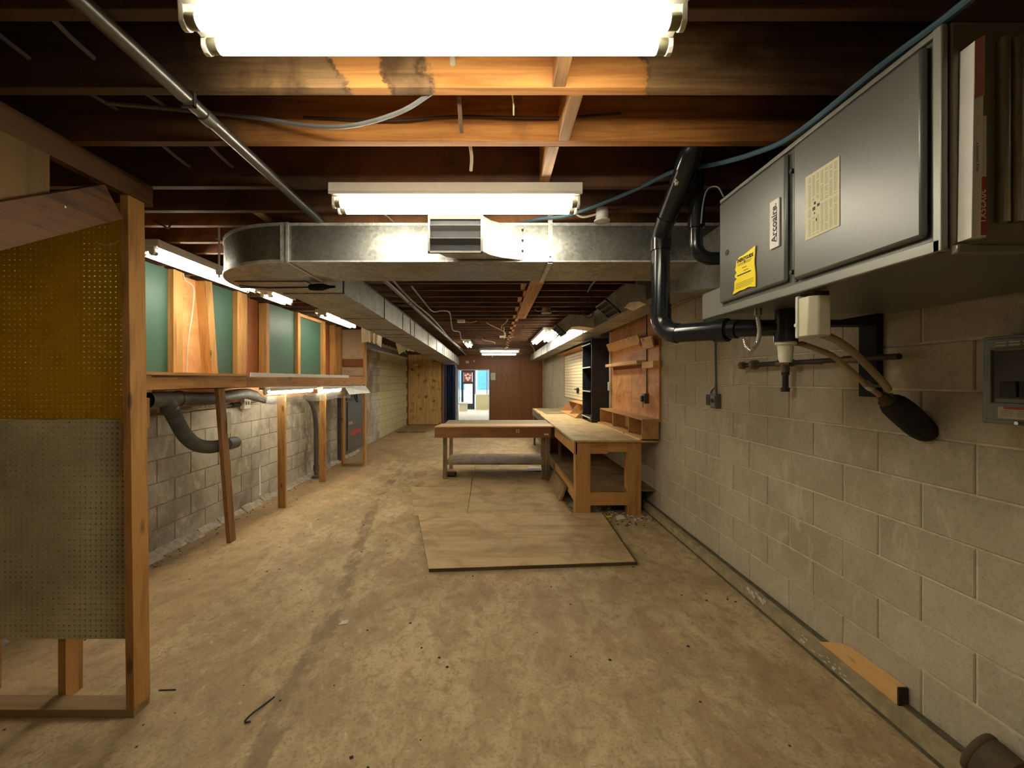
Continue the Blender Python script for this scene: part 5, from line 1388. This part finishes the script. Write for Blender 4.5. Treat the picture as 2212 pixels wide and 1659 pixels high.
part('fixing_dots', G().cyl((.345, 6.279, .79), (.345, 6.28, .79), .012, seg=8).cyl((.375, 6.279, .79), (.375, 6.28, .79), .012, seg=8).cyl((.345, 6.279, .762), (.345, 6.28, .762), .012, seg=8).cyl((.378, 6.279, .76), (.378, 6.28, .76), .012, seg=8), 'paper', t)
single('paper_sheet', G().sheet((.52, 6.95, .024), (.92, 7.0, .024), (.95, 7.22, .03), (.62, 7.25, .035), .003), 'white_print', 'white paper sheet on the floor under the cross bench', 'paper')
single('rag', G().box(-.76, -.60, 6.55, 6.72, .02, .07), 'char', 'dark scrap under the left end of the cross bench', 'scrap', bevel=.02)

# ================================================================ PLYWOOD ON THE FLOOR
t = thing('floor_sheet', 'large plywood sheet on the concrete floor before the benches', 'plywood', (.2, 4.0, 0))
def slab(poly, z0, z1): return G().prism(poly, 'z', z0, z1)
part('upper_ply', slab([(-.525, 3.33), (1.18, 3.46), (1.235, 4.735), (-.86, 4.69)], .030, .036), 'ply_floor', t, bevel=.001)
part('lower_ply', slab([(-.522, 3.337), (1.20, 3.468), (1.25, 4.735), (-.86, 4.69)], 0, .0295), 'ply_edge', t, bevel=.002)
FS = 'hardboard sheets on the floor'
single('hardboard_sheet', slab([(-.90, 4.70), (-.312, 4.715), (-.33, 6.02), (-1.20, 5.98)], 0, .012), 'hardboard', 'left hardboard floor sheet just behind the large plywood sheet', 'hardboard', group=FS)
single('hardboard_sheet', slab([(-.308, 4.715), (.90, 4.745), (.80, 8.3), (-.33, 8.2)], 0, .012), 'hardboard', 'right hardboard floor sheet running under the cross bench', 'hardboard', group=FS)
single('hardboard_sheet', slab([(-1.15, 6.03), (-.34, 6.03), (-.35, 8.0), (-1.0, 8.0)], 0, .010), 'hardboard', 'hardboard floor sheet left of the cross bench legs', 'hardboard', group=FS)
single('floor_board', slab([(-2.85, 12.1), (-2.05, 12.15), (-1.75, 13.8), (-2.8, 13.9)], 0, .05), 'under_shelf', 'thin board lying on the floor before the knotty plywood', 'board')

# ================================================================ LITTER
def chips(n, fx, size):
    g = G()
    for i in range(n):
        x, y, z = fx()
        s = size * random.uniform(.5, 1.5); a = random.uniform(0, 6.28)
        c, d = math.cos(a) * s, math.sin(a) * s
        g.add([(x + c, y + d, z), (x - d, y + c, z), (x - c, y - d, z), (x + d, y - c, z), (x, y, z + s * .6)],
              [(0, 1, 4), (1, 2, 4), (2, 3, 4), (3, 0, 4), (0, 3, 2, 1)])
    return g
U = random.uniform
single('floor_crumbs', chips(160, lambda: (U(-2.6, 1.7), U(1.6, 8.0), .001), .008), 'char', 'small dark crumbs strewn over the concrete floor', 'debris', smooth=False, stuff=True)
single('bench_litter', chips(120, lambda: (U(.95, 1.75), U(4.55, 5.2), .001), .016), 'paper', 'pale litter heaped under the near end of the wall bench', 'debris', smooth=False, stuff=True)
single('dirt_crumbs', chips(220, lambda: (U(.9, 1.77), U(4.4, 5.4), .001), .014), 'dark_gap', 'dark dirt heaped under the near end of the wall bench', 'debris', smooth=False, stuff=True)
single('footing_dirt', chips(140, lambda: (XL + U(.05, .20), U(3.2, 7.0), .001), .009), 'dark_gap', 'dark dirt along the footing of the left block wall', 'debris', smooth=False, stuff=True)
single('yellow_scrap', G().sheet((1.26, 4.66, .004), (1.33, 4.66, .01), (1.33, 4.70, .012), (1.27, 4.71, .006), .002), 'yellow', 'yellow scrap under the near end of the wall bench', 'scrap')
single('white_wrapper', G().sheet((1.36, 4.58, .004), (1.46, 4.60, .012), (1.44, 4.68, .03), (1.37, 4.67, .012), .002), 'white_print', 'crumpled white wrapper by the near right leg of the wall bench', 'scrap')
single('torn_paper', G().sheet((-.985, 2.62, .001), (-.93, 2.63, .004), (-.935, 2.67, .006), (-.975, 2.66, .002), .002), 'paper', 'small torn white paper on the floor beside the dark trail', 'scrap')
single('floor_wire', G().tube(catmull([(-1.07, 2.02, .006), (-1.10, 1.96, .006), (-1.11, 1.90, .02), (-1.125, 1.87, .008), (-1.10, 1.875, .006)], 6), .004, 6), 'black_cable', 'bent black wire lying on the floor at lower left', 'wire')
single('floor_nail', G().cyl((-1.64, 2.03, .03), (-1.56, 2.03, .032), .004, seg=7), 'iron', 'nail sticking out at the foot of the pegboard post', 'nail')
